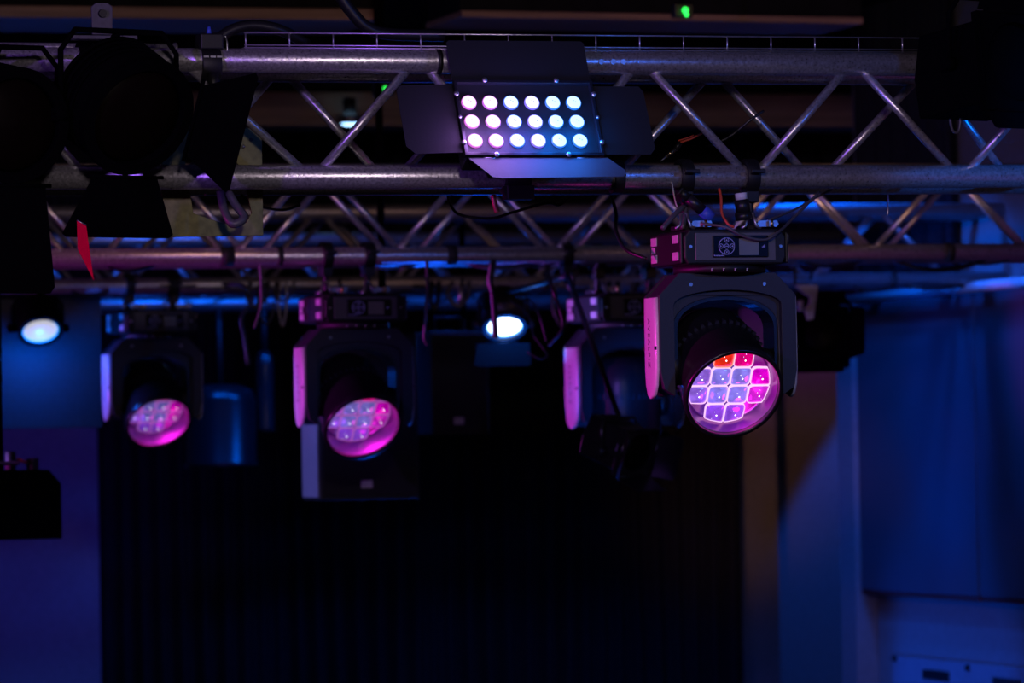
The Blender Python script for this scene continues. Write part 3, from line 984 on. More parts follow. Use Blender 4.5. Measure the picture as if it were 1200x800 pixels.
# a real pool of light in front of the lenses
for x, cc in ((-0.11, (0.55, 0.25, 1.0)), (-0.05, (0.4, 0.2, 1.0)), (0.0, (0.12, 0.14, 1.0)), (0.05, (0.0, 0.18, 1.0)), (0.11, (0.0, 0.18, 1.0))):
    l = lamp('led_panel_glow', 'POINT', (0, 0, 0), cc, 0.75, 0.03)
    l.parent = LP
    l.location = (x, -0.045, -0.03)
# bracket down to the chord
t = MB()
Ri = Matrix.Rotation(rad(26), 4, 'X')
ch = Ri @ (Vector((PY(600, 207, YA).x, YA, ZB)) - c)
# fork between housing and clamp
for x in (-0.151, 0.167):
    t.box((x - 0.003, 0.03, -0.02), (x + 0.003, 0.06, 0.02))
t.box((-0.154, 0.06, -0.012), (0.17, 0.066, 0.012))
t.build('fork', BLK, LP)
t = MB()
cw = Vector((0, 0, 0))
t.lathe([(0.0262, -0.028), (0.038, -0.028), (0.038, 0.028), (0.0262, 0.028)], (0, 0, 0), (1, 0, 0), 20, closed=True)
t.box((-0.03, -0.045, -0.05), (0.03, -0.005, -0.02))
t.xf(Ri @ Matrix.Translation(Vector((PY(603, 207, YA).x, YA, ZB)) - c))
t.build('clamp', BLK, LP, 0.002)
t = MB()
t.lathe([(0.0262, -0.011), (0.036, -0.011), (0.036, 0.011), (0.0262, 0.011)], (0, 0, 0), (1, 0, 0), 20, closed=True)
t.xf(Ri @ Matrix.Translation(Vector((PY(722, 207, YA).x, YA, ZB)) - c))
t.build('strap', BLK, LP, 0.001)


# ------------------------------------------------------------------ lens spotlights with barn doors
def spotlight(loc, label, pan, tilt, scale=1.0, R=0.1, doors=((0.13, 60), (0.13, 60), (0.13, 60), (0.13, 60)), lens=None, hang=None, name='spotlight', body=BLKM, dm=None, boxy=False, L=0.2, ring=None, doortop=0.75, round_front=False, hinge_w=1.0):
    """axis -y turned by pan (about z) and tilt (down); doors: (length, opening) for top, right, bottom, left; hang: vector to the tube"""
    T = thing(name, label, 'stage light', loc, scale=scale)
    B = Matrix.Rotation(rad(pan), 4, 'Z') @ Matrix.Rotation(rad(tilt), 4, 'X')
    t = MB()
    if boxy:
        t.prism([(-R, -R * .9), (R, -R * .9), (R * 1.05, 0), (R * .8, R * .95), (-R * .8, R * .95), (-R * 1.05, 0)], (0, L, 0), (1, 0, 0), (0, 0, 1), L)
        t.xf(B).build('housing', body, T, 0.006)
    else:
        t.lathe([(0.3 * R, L), (0.7 * R, L * 0.96), (0.95 * R, L * 0.75), (R, L * 0.55), (R, 0.0)], (0, 0, 0), (0, 1, 0), 32)
        t.xf(B).build('housing', body, T)
    for q in range(4):
        y = 0.3 * L + q * 0.12 * L
        MB().lathe([(R, -0.004), (R * 1.05, -0.004), (R * 1.05, 0.004), (R, 0.004)], (0, y, 0), (0, 1, 0), 32, closed=True).xf(B).build('cooling_ring', body, T) if not boxy else None
    # front ring, lens
    lo = [(-R * 1.08, -R * 1.08), (R * 1.08, -R * 1.08), (R * 1.08, R * 1.08), (-R * 1.08, R * 1.08)]
    if round_front:
        lo = [(R * 1.06 * math.cos(2 * math.pi * q / 32), R * 1.06 * math.sin(2 * math.pi * q / 32)) for q in range(32)]
    li = [(R * 0.86 * math.cos(2 * math.pi * q / 28), R * 0.86 * math.sin(2 * math.pi * q / 28)) for q in range(28)]
    MB().prism([lo, li], (0, 0.0, 0), (1, 0, 0), (0, 0, 1), 0.02).xf(B).build('front_frame', body, T, 0.002)
    MB().lathe([(0.86 * R, 0.001), (0.8 * R, 0.008), (0.5 * R, 0.02), (0.0, 0.025)], (0, 0, 0), (0, -1, 0), 32).xf(B).build('lens', lens or GLASS_D, T)
    if ring:
        MB().lathe([(0.86 * R, 0.004), (0.86 * R, 0.012), (0.8 * R, 0.014), (0.8 * R, 0.008)], (0, 0, 0), (0, -1, 0), 32, closed=True).xf(B).build('lens_ring', ring, T)
    # doors
    S_ = R * 1.08
    dirs = [((1, 0, 0), (0, 0, 1)), ((0, 0, 1), (1, 0, 0)), ((1, 0, 0), (0, 0, -1)), ((0, 0, 1), (-1, 0, 0))]
    for (u, o_), (dl, op) in zip(dirs, doors):
        if not dl:
            continue
        u = Vector(u)
        o_ = Vector(o_)
        v = Vector((0, -1, 0)) * math.cos(rad(op)) + o_ * math.sin(rad(op))
        pts = [(-S_ * hinge_w, 0.003), (S_ * hinge_w, 0.003), (S_ * doortop + 0.01, dl * 0.94), (S_ * doortop, dl), (-S_ * doortop, dl), (-S_ * doortop - 0.01, dl * 0.94)]
        MB().prism(pts, o_ * S_ + Vector((0, -0.021, 0)), u, v, 0.002).xf(B).build('barn_door', dm or body, T, 0.0005)
        MB().cyl(o_ * S_ + Vector((0, -0.021, 0)) - u * S_ * 0.7, o_ * S_ + Vector((0, -0.021, 0)) + u * S_ * 0.7, 0.004, n=8).xf(B).build('hinge', body, T)
    # yoke and clamp
    if hang is not None:
        H = Vector(hang)
        side = Matrix.Rotation(rad(pan), 4, 'Z')
        t = MB()
        w_ = R * 1.16
        ct = side @ Vector((0, L * 0.35, R * 1.45))
        t.path([side @ Vector((-w_, L * 0.35, 0)), side @ Vector((-w_, L * 0.35, R * 1.1)), side @ Vector((-w_ * 0.75, L * 0.35, R * 1.45)), ct, side @ Vector((w_ * 0.75, L * 0.35, R * 1.45)), side @ Vector((w_, L * 0.35, R * 1.1)), side @ Vector((w_, L * 0.35, 0))], 0.006, 6)
        t.path([ct, ct.lerp(Vector((H.x, H.y, H.z - 0.05)), 0.5), Vector((H.x, H.y, H.z - 0.05))], 0.008, 8)
        t.build('fork', body, T)
        for sx in (-1, 1):
            MB().cyl(side @ Vector((sx * (R + 0.001), L * 0.35, 0)), side @ Vector((sx * (w_ + 0.02), L * 0.35, 0)), 0.014, n=10).build('tilt_knob', body, T)
        t = MB()
        clamp_mesh(t, H, drop=0.06)
        t.build('clamp', body, T, 0.001)
    return T


def hang_from(loc, X, Y, Z=ZB, s=1.0):
    return (Vector((X, Y, Z)) - Vector(loc)) / s


# big black spotlight at the upper left, and its neighbour at the frame edge
c = PY(158, 134, YA - 0.2)
spotlight(c, 'large black lens spotlight silhouetted at the upper left, barn doors open', 20, 27, 1.0, 0.118, ((0, 0), (0.105, 52), (0.125, 78), (0, 0)), hang=hang_from(c, c.x - 0.06, YA, ZB + 0.24), L=0.16, doortop=0.95, round_front=True, hinge_w=0.6)
c = PY(14, 146, YA - 0.2)
spotlight(c, 'black lens spotlight cut by the left frame edge, long door hanging down', 14, 10, 1.0, 0.11, ((0, 0), (0, 0), (0.215, 80), (0, 0)), hang=hang_from(c, c.x - 0.02, YA, ZB + 0.24), L=0.16, doortop=0.66, round_front=True, hinge_w=0.6)
# red gel
g0 = [PY(p, q_, YA - 0.22) for p, q_ in ((90, 258), (101, 264), (103, 280), (110, 329), (91, 292))]
gt = thing('colour_gel', 'red gel sheet hanging beside the black door at the left', 'gel', g0[0])
MB().prism([((p - g0[0]).x, (p - g0[0]).z) for p in g0], (0, 0, 0), (1, 0, 0), (0, 0, 1), 0.0012).build('sheet', GEL, gt)
MB().path([g0[0] - g0[0] + Vector((0, -0.001, 0)), g0[1] - g0[0] + Vector((0, -0.001, 0))], 0.0015, 5).build('clip', STEEL, gt)
# olive plate behind the lower chord
yp = YA + 0.11
P0 = [PY(p, q_, yp) for p, q_ in ((188, 150), (306, 150), (308, 276), (190, 278))]
H0 = [PY(p, q_, yp) for p, q_ in ((214, 176), (268, 172), (286, 210), (294, 250), (288, 261), (262, 262), (226, 250))]
pt = thing('mounting_plate', 'olive metal plate with a large opening behind the left lower chord', 'plate', P0[0])
MB().prism([[((p - P0[0]).x, (p - P0[0]).z) for p in P0][::-1], [((p - P0[0]).x, (p - P0[0]).z) for p in H0]], (0, 0, 0), (1, 0, 0), (0, 0, 1), 0.006).build('plate', OLIVE, pt, 0.001)
for p, q_ in ((284, 172), (240, 228), (264, 233)):
    z = PY(p, q_, yp) - P0[0]
    MB().ball(z + Vector((0, -0.008, 0)), 0.0042, 8, 5).build('rivet', STEEL, pt)
z = PY(293, 164, yp) - P0[0]
MB().cyl(z + Vector((0, -0.0075, 0)), z + Vector((0, -0.0061, 0)), 0.004, n=10).build('screw_hole', BLK, pt)

# tube end and fixing hardware above the left spotlight
c = PY(119, 22, YA + 0.02)
hb = thing('hanging_bracket', 'grey steel hanging bracket with a round bolt above the left spotlight', 'bracket', c)
DSTEEL = mat('dull_grey_steel', (0.07, 0.065, 0.09), 0.6, 0.0, bump=0.1, scale=90, var=0.15)
MB().prism([(-0.021, -0.033), (0.021, -0.033), (0.022, 0.024), (0.012, 0.032), (-0.012, 0.032), (-0.022, 0.024)], (0, 0, 0), (1, 0, 0), (0, 0, 1), 0.006).build('plate', DSTEEL, hb, 0.001)
MB().cyl((0, -0.007, 0.01), (0, -0.016, 0.01), 0.009, 0.008, 12).build('bolt', BLK, hb)
MB().prism([(-0.065, -0.043), (0.07, -0.043), (0.07, -0.036), (-0.065, -0.036)], (0, 0.02, 0), (1, 0, 0), (0, 0, 1), 0.04).build('foot', DSTEEL, hb)
MB().cyl((0.02, -0.0, -0.062), (0.12, 0.0, -0.062), 0.0, 0.0, 6) if False else None
c2 = PY(200, 57, YA + 0.03)
a, b = PY(-20, 56, YA + 0.06), PY(206, 56, YA + 0.06)
tb = thing('steel_pipe', 'short scaffold pipe lying above the front truss at the left', 'pipe', a)
MB().cyl((0, 0, 0), (b.x - a.x, 0, 0), 0.0115, n=16).build('tube', ALU, tb)
MB().cyl((b.x - a.x - 0.004, 0, 0), (b.x - a.x + 0.002, 0, 0), 0.0135, n=16).build('end_cap', STEEL, tb)

# black clamp around the upper chord right of the left spotlight
c = PY(245, 76, YA)
cl = thing('pipe_clamp', 'black pipe clamp gripping the upper chord left of the cable tray', 'clamp', c)
MB().lathe([(0.0262, -0.02), (0.036, -0.02), (0.036, 0.02), (0.0262, 0.02)], (0, 0, 0), (1, 0, 0), 22, closed=True).build('jaw', BLK, cl, 0.001)
MB().box((-0.024, -0.032, 0.03), (0.024, 0.02, 0.062)).build('block', BLK, cl, 0.003)
MB().cyl((0, -0.005, 0.062), (0, -0.005, 0.078), 0.006, 0.003, 10).build('bolt', BLUP, cl)
for x in (-0.014, 0, 0.014):
    MB().box((x - 0.0055, -0.0385, 0.012), (x + 0.0055, -0.0365, 0.0155)).build('contact', STEEL, cl)
MB().path([(0.024, -0.01, 0.056), (0.034, -0.01, 0.058), (0.036, -0.012, 0.045), (0.034, -0.02, 0.0)], 0.002, 5).build('hook', STEEL, cl)
MB().cyl((0, -0.03, -0.02), (0.002, -0.035, -0.06), 0.013, 0.008, 10).build('safety_catch', BLK, cl)

# lit blue spotlights
LB = glow('blue_white_lamp', (0.55, 0.75, 1.0), 6.0)
LBR = glow('blue_lamp_ring', (0.0, 0.25, 1.0), 2.0)
LW = glow('pale_lamp', (0.55, 0.53, 0.45), 0.95)
LWR = glow('cyan_lamp_ring', (0.0, 0.35, 1.0), 1.0)
BLD = mat('dark_blue_grey_metal', (0.02, 0.02, 0.023), 0.4, 0.0, bump=0.1, scale=200, var=0.1)
c = PY(591, 379, YC - 1.2)
spotlight(c, 'small spotlight shining blue-white under the second truss, door below', -12, 55, 1.0, 0.066, ((0, 0), (0, 0), (0.085, 66), (0, 0)), lens=LB, hang=hang_from(c, c.x, YB + 0.24), body=BLD, L=0.12, ring=LBR, doortop=1.12, round_front=True, hinge_w=1.15)
lamp('spot_glow', 'POINT', c + Vector((0, -0.09, -0.06)), (0.0, 0.15, 1.0), 2.0, 0.03)
# its safety cable and tail coil
c = PY(47, 384, YC)
spotlight(c, 'round lamp glowing pale inside a blue halo at the left edge', -2, 50, 1.0, 0.07, ((0, 0), (0, 0), (0, 0), (0, 0)), lens=LW, hang=hang_from(c, c.x, YC), body=BLKM, L=0.12, ring=LWR, round_front=True)
lamp('halo_glow', 'POINT', c + Vector((0, -0.02, -0.075)), (0.0, 0.11, 1.0), 5, 0.03)
# dark board added behind that lamp to catch its halo
c = PY(40, 502, YC + 0.2)
bb = thing('halo_board', 'dark board added to catch the halo of the lamp at the left edge', 'board', (c.x, YC + 0.16, c.z))
MB().box((-0.45, 0, 0.0), (PY(116, 400, YC + 0.2).x - c.x, 0.02, 0.47)).build('sheet', mat('dark_halo_board', (0.05, 0.05, 0.055), 0.7, bump=0.2, scale=60, var=0.1), bb, 0.002)

# dark spotlights, unlit
c = PY(742, 528, YB - 0.9)
spotlight(c, 'dark unlit spotlight with folded doors, below left of the large moving head', 28, 20, 1.0, 0.062, ((0.075, 20), (0.07, 30), (0.08, 10), (0.07, 40)), hang=hang_from(c, c.x + 0.1, YB), body=HEADM, L=0.14, boxy=True, lens=GLASS_D)
c = PY(962, 392, YC - 0.7)
spotlight(c, 'black square spotlight partly hidden right of the large moving head', -25, -15, 1.0, 0.085, ((0.05, 70), (0.06, 70), (0.05, 70), (0.05, 80)), hang=hang_from(c, c.x - 0.02, YC - 0.0), body=BLKM, L=0.14, boxy=True)
# bright bracket beside it
c = PY(948, 352, YC - 0.9)
br = thing('steel_bracket', 'bright blue-lit triangular bracket right of the large moving head', 'bracket', c)
MB().prism([(-0.05, 0.05), (0.03, 0.05), (0.012, -0.06), (-0.008, -0.065), (-0.02, -0.03), (-0.002, -0.01), (0, 0.012), (-0.022, 0.022)], (0, 0, 0), (1, 0, 0), (0, 0, 1), 0.01).build('plate', WHIT, br, 0.002)
MB().box((-0.048, 0.002, 0.05), (-0.04, 0.01, ZB - c.z + 0.03)).build('strap', BLK, br)
MB().path([(-0.044, 0.006, ZB - c.z + 0.03), (-0.044, 0.4, ZB - c.z + 0.035), (-0.044, 0.9, ZB - c.z + 0.03)], 0.005, 6).build('arm', BLK, br)
MB().cyl((-0.035, -0.012, 0.0), (-0.035, -0.012, -0.035), 0.01, n=10).build('pin', WHIT, br)

# ------------------------------------------------------------------ loudspeakers
def cabinet(px0, px1, py0, py1, Y, label, depth=0.3, taper=0.85, emblem=None, m=BLKM):
    a, b = PY(px0, py0, Y), PY(px1, py1, Y)
    T = thing('loudspeaker', label, 'speaker', ((a.x + b.x) / 2, Y, a.z))
    h = (b.x - a.x) / 2
    H = a.z - b.z
    t = MB()
    vs = [(-h, 0, 0), (h, 0, 0), (h * taper, depth, 0), (-h * taper, depth, 0), (-h, 0, -H), (h, 0, -H), (h * taper, depth, -H), (-h * taper, depth, -H)]
    t.add(vs, [(0, 1, 2, 3), (7, 6, 5, 4), (0, 4, 5, 1), (1, 5, 6, 2), (2, 6, 7, 3), (3, 7, 4, 0)])
    t.build('cabinet', m, T, 0.004)
    MB().box((-h + 0.008, -0.006, -H + 0.012), (h - 0.008, -0.0005, -0.01)).build('grille', GRILLE, T, 0.003)
    if emblem:
        e = PY(*emblem, Y - 0.008) - T.location
        MB().box((e.x - 0.018, -0.0085, e.z - 0.012), (e.x + 0.018, -0.0062, e.z + 0.012)).build('badge', LUG, T, 0.002)
    MB().path([(-h * 0.5, depth * 0.5, 0.002), (-h * 0.5, depth * 0.5, 0.05), (h * 0.5, depth * 0.5, 0.05), (h * 0.5, depth * 0.5, 0.002)], 0.006, 6).build('bracket', BLK, T)
    MB().cyl((h * 0.5, depth * 0.5, 0.05), (h * 0.5, depth * 0.5, ZC - T.location.z), 0.012, n=10).build('hanging_pole', BLKM, T)
    if taper == 1.0:
        MB().box((-h - 0.004, 0.01, -H + 0.01), (-h - 0.0005, depth - 0.01, -0.01)).build('side_panel', mat('satin_side_panel', (0.25, 0.25, 0.27), 0.4, var=0.05), T)  # pale sheet added so the side face reads as lit
    return T


cabinet(372, 492, 392, 584, YB + 0.55, 'black loudspeaker cabinet hanging behind the middle moving head', 0.21, 1.0, (430, 567), BLK)
cabinet(505, 574, 388, 508, YC + 0.4, 'dim black loudspeaker below left of the blue-white spotlight', 0.25, 0.9, (538, 493), BLK)

# vertical black can lights lit along one edge in blue, left of the middle head
for px0, px1, py0, py1, lb in ((218, 300, 470, 546, 'wide black can light with a blue edge left of the loudspeaker'), (300, 322, 430, 506, 'narrow black can light between can light and middle moving head')):
    a, b = PY(px0, py0, YD), PY(px1, py1, YD)
    T = thing('can_light', lb, 'stage light', ((a.x + b.x) / 2, YD, a.z))
    r_ = (b.x - a.x) / 2
    MB().lathe([(r_ * 0.5, 0.06), (r_ * 0.9, 0.04), (r_, 0.0), (r_, b.z - a.z + 0.02), (r_ * 1.03, b.z - a.z + 0.015), (r_ * 1.03, b.z - a.z)], (0, 0, 0), (0, 0, 1), 32).build('can', HEADM, T)
    MB().cyl((0, 0, 0.05), (0, 0, ZB - a.z - 0.0), 0.012, n=10).build('drop_pipe', BLK, T)

# black projector at the lower left edge
yp = YB + 0.2
a, b = PY(-40, 560, yp), PY(73, 631, yp)
T = thing('projector', 'black box projector with two knobs at the lower left edge', 'projector', (a.x, yp, b.z))
Wd = b.x - a.x
Hh = PY(30, 549, yp).z - b.z
MB().prism([(0, 0), (Wd, 0), (Wd, Hh * 0.78), (Wd - 0.035, Hh * 0.98), (0, Hh)], (0, 0.3, 0), (1, 0, 0), (0, 0, 1), 0.3).build('case', BLKM, T, 0.003)
for px, r_, h_ in ((17, 0.016, 0.05), (43, 0.018, 0.03)):
    x = PY(px, 540, yp).x - a.x
    MB().cyl((x, 0.06, Hh * 0.97), (x, 0.06, Hh + h_), r_, n=14).build('knob', BLK, T, 0.002)
MB().path([(PY(24, 540, yp).x - a.x, 0.05, Hh + 0.028), (PY(36, 544, yp).x - a.x, 0.045, Hh + 0.016)], 0.004, 6).build('red_lead', RED, T)
MB().cyl((0.0, 0.04, Hh + 0.02), (PY(26, 540, yp).x - a.x, 0.04, Hh + 0.016), 0.006, n=8).build('cross_bar', STEEL, T)
MB().cyl((0.12, 0.15, Hh * 0.98), (0.12, 0.15, ZC - b.z + 0.0), 0.017, n=12).build('drop_pipe', BLKM, T)

# black fixture body at the top right corner that hides the chord
c = PY(1186, 74, YA - 0.2)
spotlight(c, 'black spotlight housing dark against the ceiling at the upper right', 20, -6, 1.0, 0.098, ((0.05, 80), (0.05, 80), (0.04, 80), (0.02, 80)), hang=hang_from(c, c.x, YA, ZB + 0.24), L=0.2, boxy=True, lens=BLKM)


# ------------------------------------------------------------------ downlights and small indicator lamps
def downlight(px, py, d, r, s, label):
    c = PD(px, py, d)
    T = thing('downlight', label, 'ceiling light', c)
    MB().lathe([(r, 0), (r * 1.2, 0), (r * 1.2, 0.03), (r, 0.03)], (0, 0, 0), (0, 0, 1), 24, closed=True).build('ring', STEEL, T)
    MB().ball((0, 0, 0.01), r * 0.98, 20, 10, (1, 1, 0.45)).build('bulb', glow('bulb_glow', (0.35, 0.65, 1.0), s), T)
    MB().cyl((0, 0, 0.03), (0, 0, 0.10), r * 0.6, n=14).build('can', BLK, T)


downlight(410, 145, 18.3, 0.042, 4.0, 'bright bluish downlight seen through the front truss')
downlight(411, 103, 20.0, 0.022, 0.35, 'faint small blue downlight above the bright bluish one')
for px, py, d, r_, s_, lb in ((803, 12, 14.6, 0.010, 2.5, 'tiny green indicator lamp near the top centre'), (452, 104, 14.5, 0.0095, 1.2, 'tiny green indicator lamp seen left of the LED panel')):
    c = PD(px, py, d)
    T = thing('indicator_lamp', lb, 'indicator', c)
    MB().ball((0, 0, 0), r_, 10, 6).build('bulb', glow('green_glow', (0.02, 0.9, 0.08), s_), T)
    MB().ball((0.004, 0, -r_ * 1.3), r_ * 0.7, 10, 6).build('bulb', glow('green_glow', (0.02, 0.9, 0.08), s_), T)
    MB().box((-0.03, 0.012, -0.02), (0.03, 0.05, 0.02)).build('case', BLK, T, 0.003)
    MB().cyl((0, 0.03, 0.02), (0, 0.03, ZC - c.z), 0.006, n=8).build('stem', BLKM, T)


# ------------------------------------------------------------------ cables, plugs
def cable(pts, r, label, m=CABLE, Y=None, group='loose cables on the trusses', n=7):
    P = [PY(p[0], p[1], (p[2] if len(p) > 2 else Y)) for p in pts]
    o = P[0]
    ob = MB().path([q - o for q in catmull(P, 6)], r, n).build('cable', m)
    ob.location = o
    return tag(ob, label, 'cable', group)


cable([(690, 225, YA + 0.05), (715, 245), (722, 262), (730, 288), (755, 302)] and [(716, 228, YA + 0.3), (722, 250, YA + 0.3), (722, 270, YA + 0.2), (733, 292, YA + 0.1), (757, 303, YA + 0.05)], 0.004, 'black cable looping over the second truss into the large moving head')
cable([(524, 225, YA + 0.28), (528, 240, YA + 0.3), (540, 252, YA + 0.3), (575, 256, YA + 0.3), (600, 249, YA + 0.3), (640, 238, YA + 0.3), (655, 240, YA + 0.25), (668, 232, YA + 0.25)], 0.0032, 'black cable sagging under the LED panel across the braces')
cable([(640, 310, YB - 0.1), (648, 340, YB - 0.2), (656, 362, YB - 0.2), (659, 385, YB - 0.2), (643, 405, YB - 0.1)], 0.0048, 'black cable dropping from the second truss to the unlit moving head')
cable([(895, 130, YA + 0.1), (880, 140, YA + 0.1), (855, 160, YA + 0.12), (830, 172, YA + 0.14)], 0.003, 'thin black cable crossing the brace right of the red lead')
cable([(1100, 60, YA - .05), (1108, 95, YA - .05), (1112, 125, YA - .05), (1116, 152, YA - .05), (1124, 152, YA - .05), (1124, 125, YA - .05), (1108, 95, YA - .04)], 0.0032, 'black cable loop hanging at the upper right end of the front truss', CABLEG)
cable([(822, 262, YA - .1), (850, 266, YA - .12), (870, 276, YA - .125), (895, 281, YA - .125), (912, 272, YA - .12), (930, 255, YA - .05), (960, 225, YA)], 0.0032, 'grey blue cable lying over the base of the large moving head', CABLEG)
cable([(900, 258, YA - .05), (930, 246, YA), (955, 232, YA + .05), (975, 222, YA + .1)], 0.0025, 'thin grey cable rising right from the large moving head', CABLEG)
cable([(268, 226, YA + .02), (276, 240, YA), (286, 255, YA - .02), (272, 262, YA - .02), (262, 244, YA), (258, 224, YA + .02)], 0.009, 'thick grey cable loop before the olive plate', CABLEG)
cable([(282, 228, YA + .2), (300, 240, YA + .2), (330, 246, YA + .25), (352, 240, YA + .25)], 0.003, 'thin black cable running right from the olive plate')
cable([(395, -10, YA + .5), (412, 14, YA + .5), (430, 32, YA + .5), (456, 40, YA + .5), (520, 42, YA + .5)], 0.014, 'thick black cable bundle bending down beside the ceiling beam', BLKM and CABLE)
cable([(255, 46, YA + .1), (275, 34, YA + .1), (300, 30, YA + .1), (330, 36, YA + .1), (360, 52, YA + .12)], 0.012, 'black cable hump lying behind the left end of the tray', CABLE)
cable([(1040, 222, YA + .25), (1041, 240, YA + .25), (1040, 252, YA + .25)], 0.0018, 'thin bright safety chain hanging below the front truss', WIREM)
cable([(578, 228, YA + .1), (580, 240, YA + .1), (583, 249, YA + .1)], 0.006, 'short copper strap hanging below the LED panel clamp', mat('copper_strap', (0.45, 0.2, 0.14), 0.4, 0.6, var=0.1))
cable([(262, 333, YC - .02), (285, 335, YC - .4), (296, 352, YC - .4), (283, 372, YC - .4), (287, 398, YC - .4), (291, 428, YC - .4)], 0.007, 'blue-lit cable dangling right of the leftmost moving head', CABLEG)
cable([(304, 303, YB), (306, 330, YB), (306, 356, YB), (302, 372, YB), (298, 384, YB)], 0.004, 'cable end hanging left of the middle moving head', CABLEG)
cable([(578, 306, YB - .03), (574, 328, YB - .15), (577, 340, YB - .15), (579, 360, YB - .15), (580, 382, YB - .15), (581, 396, YB - .15)], 0.0095, 'black cable crossing the face of the blue-white spotlight', CABLE)
cable([(576, 306, YB - .03), (573, 328, YB - .17), (576, 341, YB - .17)], 0.005, 'short pink-lit strap above the blue-white spotlight', LUG)
cable([(597, 352, YB - .15), (610, 360, YB - .15), (620, 372, YB - .15), (625, 392, YB - .15), (632, 402, YB - .15), (641, 416, YB - .15), (632, 420, YB - .15), (618, 412, YB - .15)], 0.0028, 'looped grey cable right of the blue-white spotlight', CABLEG)
cable([(604, 346, YB - .12), (622, 352, YB - .12), (634, 376, YB - .12), (640, 400, YB - .12)], 0.003, 'outer grey cable curving down right of the blue-white spotlight', CABLEG)
cable([(500, 306, YB - .03), (501, 335, YB - .1), (500, 352, YB - .1), (499, 370, YB - .1), (497, 395, YB - .1), (501, 404, YB - .1)], 0.005, 'cable hanging right of the middle moving head', CABLEG)
random.seed(11)
# festooned multi-way cables taped under the trusses
ORD = ['leftmost', 'second from the left', 'third from the left', 'fourth from the left', 'fifth from the left', 'sixth from the left', 'seventh from the left', 'seventh from the right', 'sixth from the right', 'fifth from the right', 'fourth from the right', 'third from the right', 'second from the right', 'rightmost']
for ti, (Yt, pyc, x_0, x_1, cnt, nm) in enumerate(((YB + 0.12, 316, 110, 1230, 11, 'second'), (YC + 0.02, 345, 60, 1230, 14, 'third'), (YD - 0.1, 356, 60, 860, 12, 'rearmost'))):
    for i in range(cnt):
        xx = x_0 + (x_1 - x_0) * i / cnt + random.uniform(-15, 15)
        ln = random.uniform(50, 120)
        sag = random.uniform(4, 16)
        pts = [(xx, pyc - 14, Yt), (xx + ln * .25, pyc - 14 + sag * .8, Yt - 0.04), (xx + ln * .5, pyc - 14 + sag, Yt - 0.05), (xx + ln * .8, pyc - 14 + sag * .6, Yt - 0.03), (xx + ln, pyc - 15, Yt)]
        cable(pts, random.choice((0.004, 0.005, 0.007)), 'dark cable sagging under the %s truss, %s of its row' % (nm, ORD[i if i < cnt // 2 else 14 - cnt + i]), random.choice((CABLE, CABLE, CABLEG)), group='cables sagging under the %s truss' % nm)
# small connectors and eye bolts glinting on rear trusses
pxs = sorted(random.uniform(130, 980) for _ in range(14))
for i in range(14):
    px = pxs[i]
    Yt = random.choice((YC - 0.03, YD - 0.06, YC + 0.2))
    py = random.uniform(335, 352) if Yt != YC - 0.03 else random.uniform(325, 350)
    c = PY(px, py, Yt)
    T = thing('cable_connector', 'small metal cable connector dangling at the rear trusses, ' + ORD[i], 'connector', c, 'connectors on the rear trusses', rot=(0, random.uniform(-0.8, 0.8), 0))
    MB().cyl((0, 0, -0.03), (0, 0, 0.03), 0.009, n=10).build('barrel', STEEL, T)
    MB().cyl((0, 0, 0.03), (0, 0, 0.06), 0.0055, n=8).build('boot', CABLE, T)
# hanging loops of cable lit blue under the third truss
random.seed(5)
lp = sorted([random.uniform(225, 335) for _ in range(6)] + [random.uniform(505, 560) for _ in range(2)] + [random.uniform(640, 755) for _ in range(5)])
names_ = ORD[:7] + ORD[8:]
for i, px in enumerate(lp):
    dl = random.uniform(22, 52)
    wd = random.uniform(5, 20)
    yy = YC - 0.03
    cable([(px, 331, yy), (px - wd * .3, 331 + dl * .5, yy - .03), (px + wd * .3, 331 + dl, yy - .05), (px + wd * .9, 331 + dl * .6, yy - .04), (px + wd, 331, yy)], random.choice((0.004, 0.006, 0.008)), 'slack loop of cable hanging under the third truss, %s of its row' % names_[i], random.choice((CABLEG, LUG, CABLE)), group='slack cable loops under the third truss')
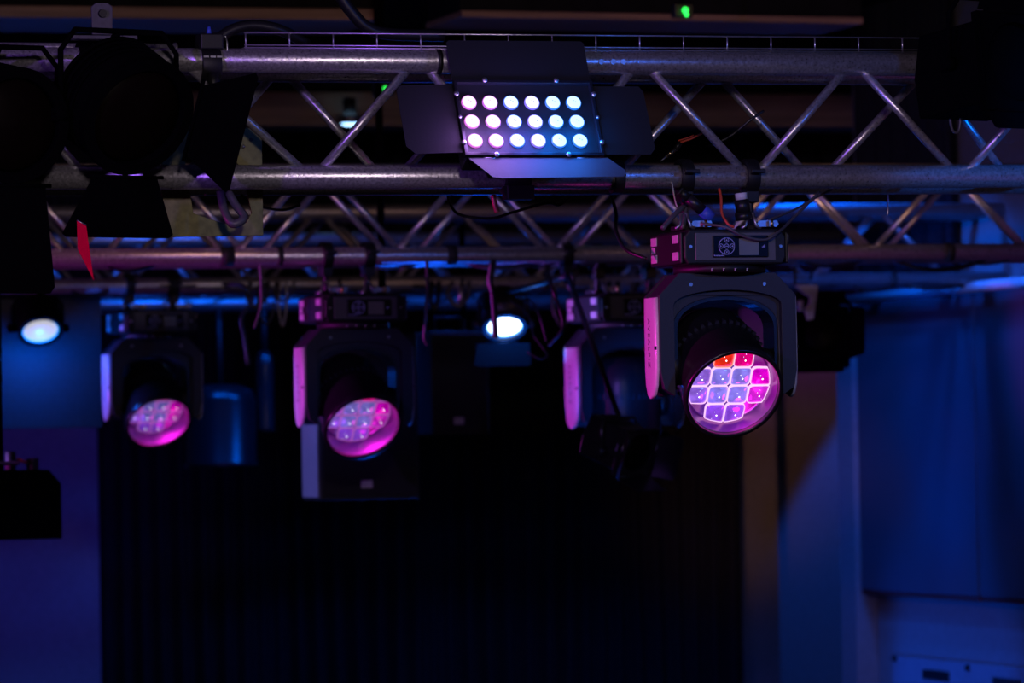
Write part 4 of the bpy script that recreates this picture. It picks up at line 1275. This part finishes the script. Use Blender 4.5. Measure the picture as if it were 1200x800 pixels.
# red lead with a jack plug in the front truss
c = PY(823, 156, YA + 0.1)
e = PY(797, 167, YA + 0.1)
e2 = PY(792, 175, YA + 0.1)
e3 = PY(781, 183, YA + 0.1)
e4 = PY(774, 189, YA + 0.1)
T = thing('audio_lead', 'red lead with a gold striped jack plug inside the front truss', 'cable', c)
MB().path([(0, 0, 0), (e - c) * 0.5 + Vector((0, 0, -0.002)), e - c], 0.0024, 6).build('lead', RED, T)
MB().path([Vector((-0.018, 0.004, -0.004)), (e - c) * 0.6 + Vector((0, 0.004, 0.003)), e - c + Vector((-.004, .004, .004))], 0.0016, 6).build('lead', RED, T)
MB().cyl(e - c, e2 - c, 0.006, n=10).build('sleeve', CABLE, T)
MB().cyl(e2 - c, e3 - c, 0.0042, n=10).build('plug_body', GOLD, T)
for q in range(5):
    p = (e2 - c).lerp(e3 - c, 0.1 + q * 0.19)
    d = (e3 - e2).normalized()
    MB().cyl(p, p + d * 0.0025, 0.0048, n=10).build('black_band', BLK, T)
MB().cyl(e3 - c, e4 - c, 0.0022, 0.001, 8).build('tip', STEEL, T)
# power plugs above the large moving head
def plug(pa, pb, r, m, label, Yp, tail=None):
    a, b = PY(*pa, Yp), PY(*pb, Yp)
    T = thing('power_plug', label, 'plug', a)
    d = b - a
    MB().cyl((0, 0, 0), d * 0.25, r * 0.8, n=12).build('cap', WHIT if m is not BLUP else CABLE, T)
    MB().cyl(d * 0.25, d * 0.72, r, n=12).build('body', CABLE, T)
    MB().cyl(d * 0.72, d, r * 1.15, n=12).build('collar', m, T)
    return T


plug((797, 224), (833, 255), 0.012, BLUP, 'black power plug with blue collar above the large moving head', YA - 0.06)
plug((868, 226), (872, 258), 0.016, CABLE, 'upright black power plug above the large moving head display', YA - 0.06)
cable([(843, 221, YA - .05), (845, 232, YA - .06), (846, 250, YA - .07), (853, 262, YA - .08), (860, 266, YA - .08)], 0.003, 'red wire dropping beside the power plugs', RED)
cable([(787, 212, YA - .02), (791, 234, YA - .03), (794, 243, YA - .03)], 0.0016, 'short magenta lit safety wire left of the blue collared plug', LUG)
cable([(776, 268, YA - .06), (790, 252, YA - .05), (803, 243, YA - .03), (800, 268, YA - .05)], 0.006, 'coiled grey cable on the left end of the large moving head base', CABLEG)
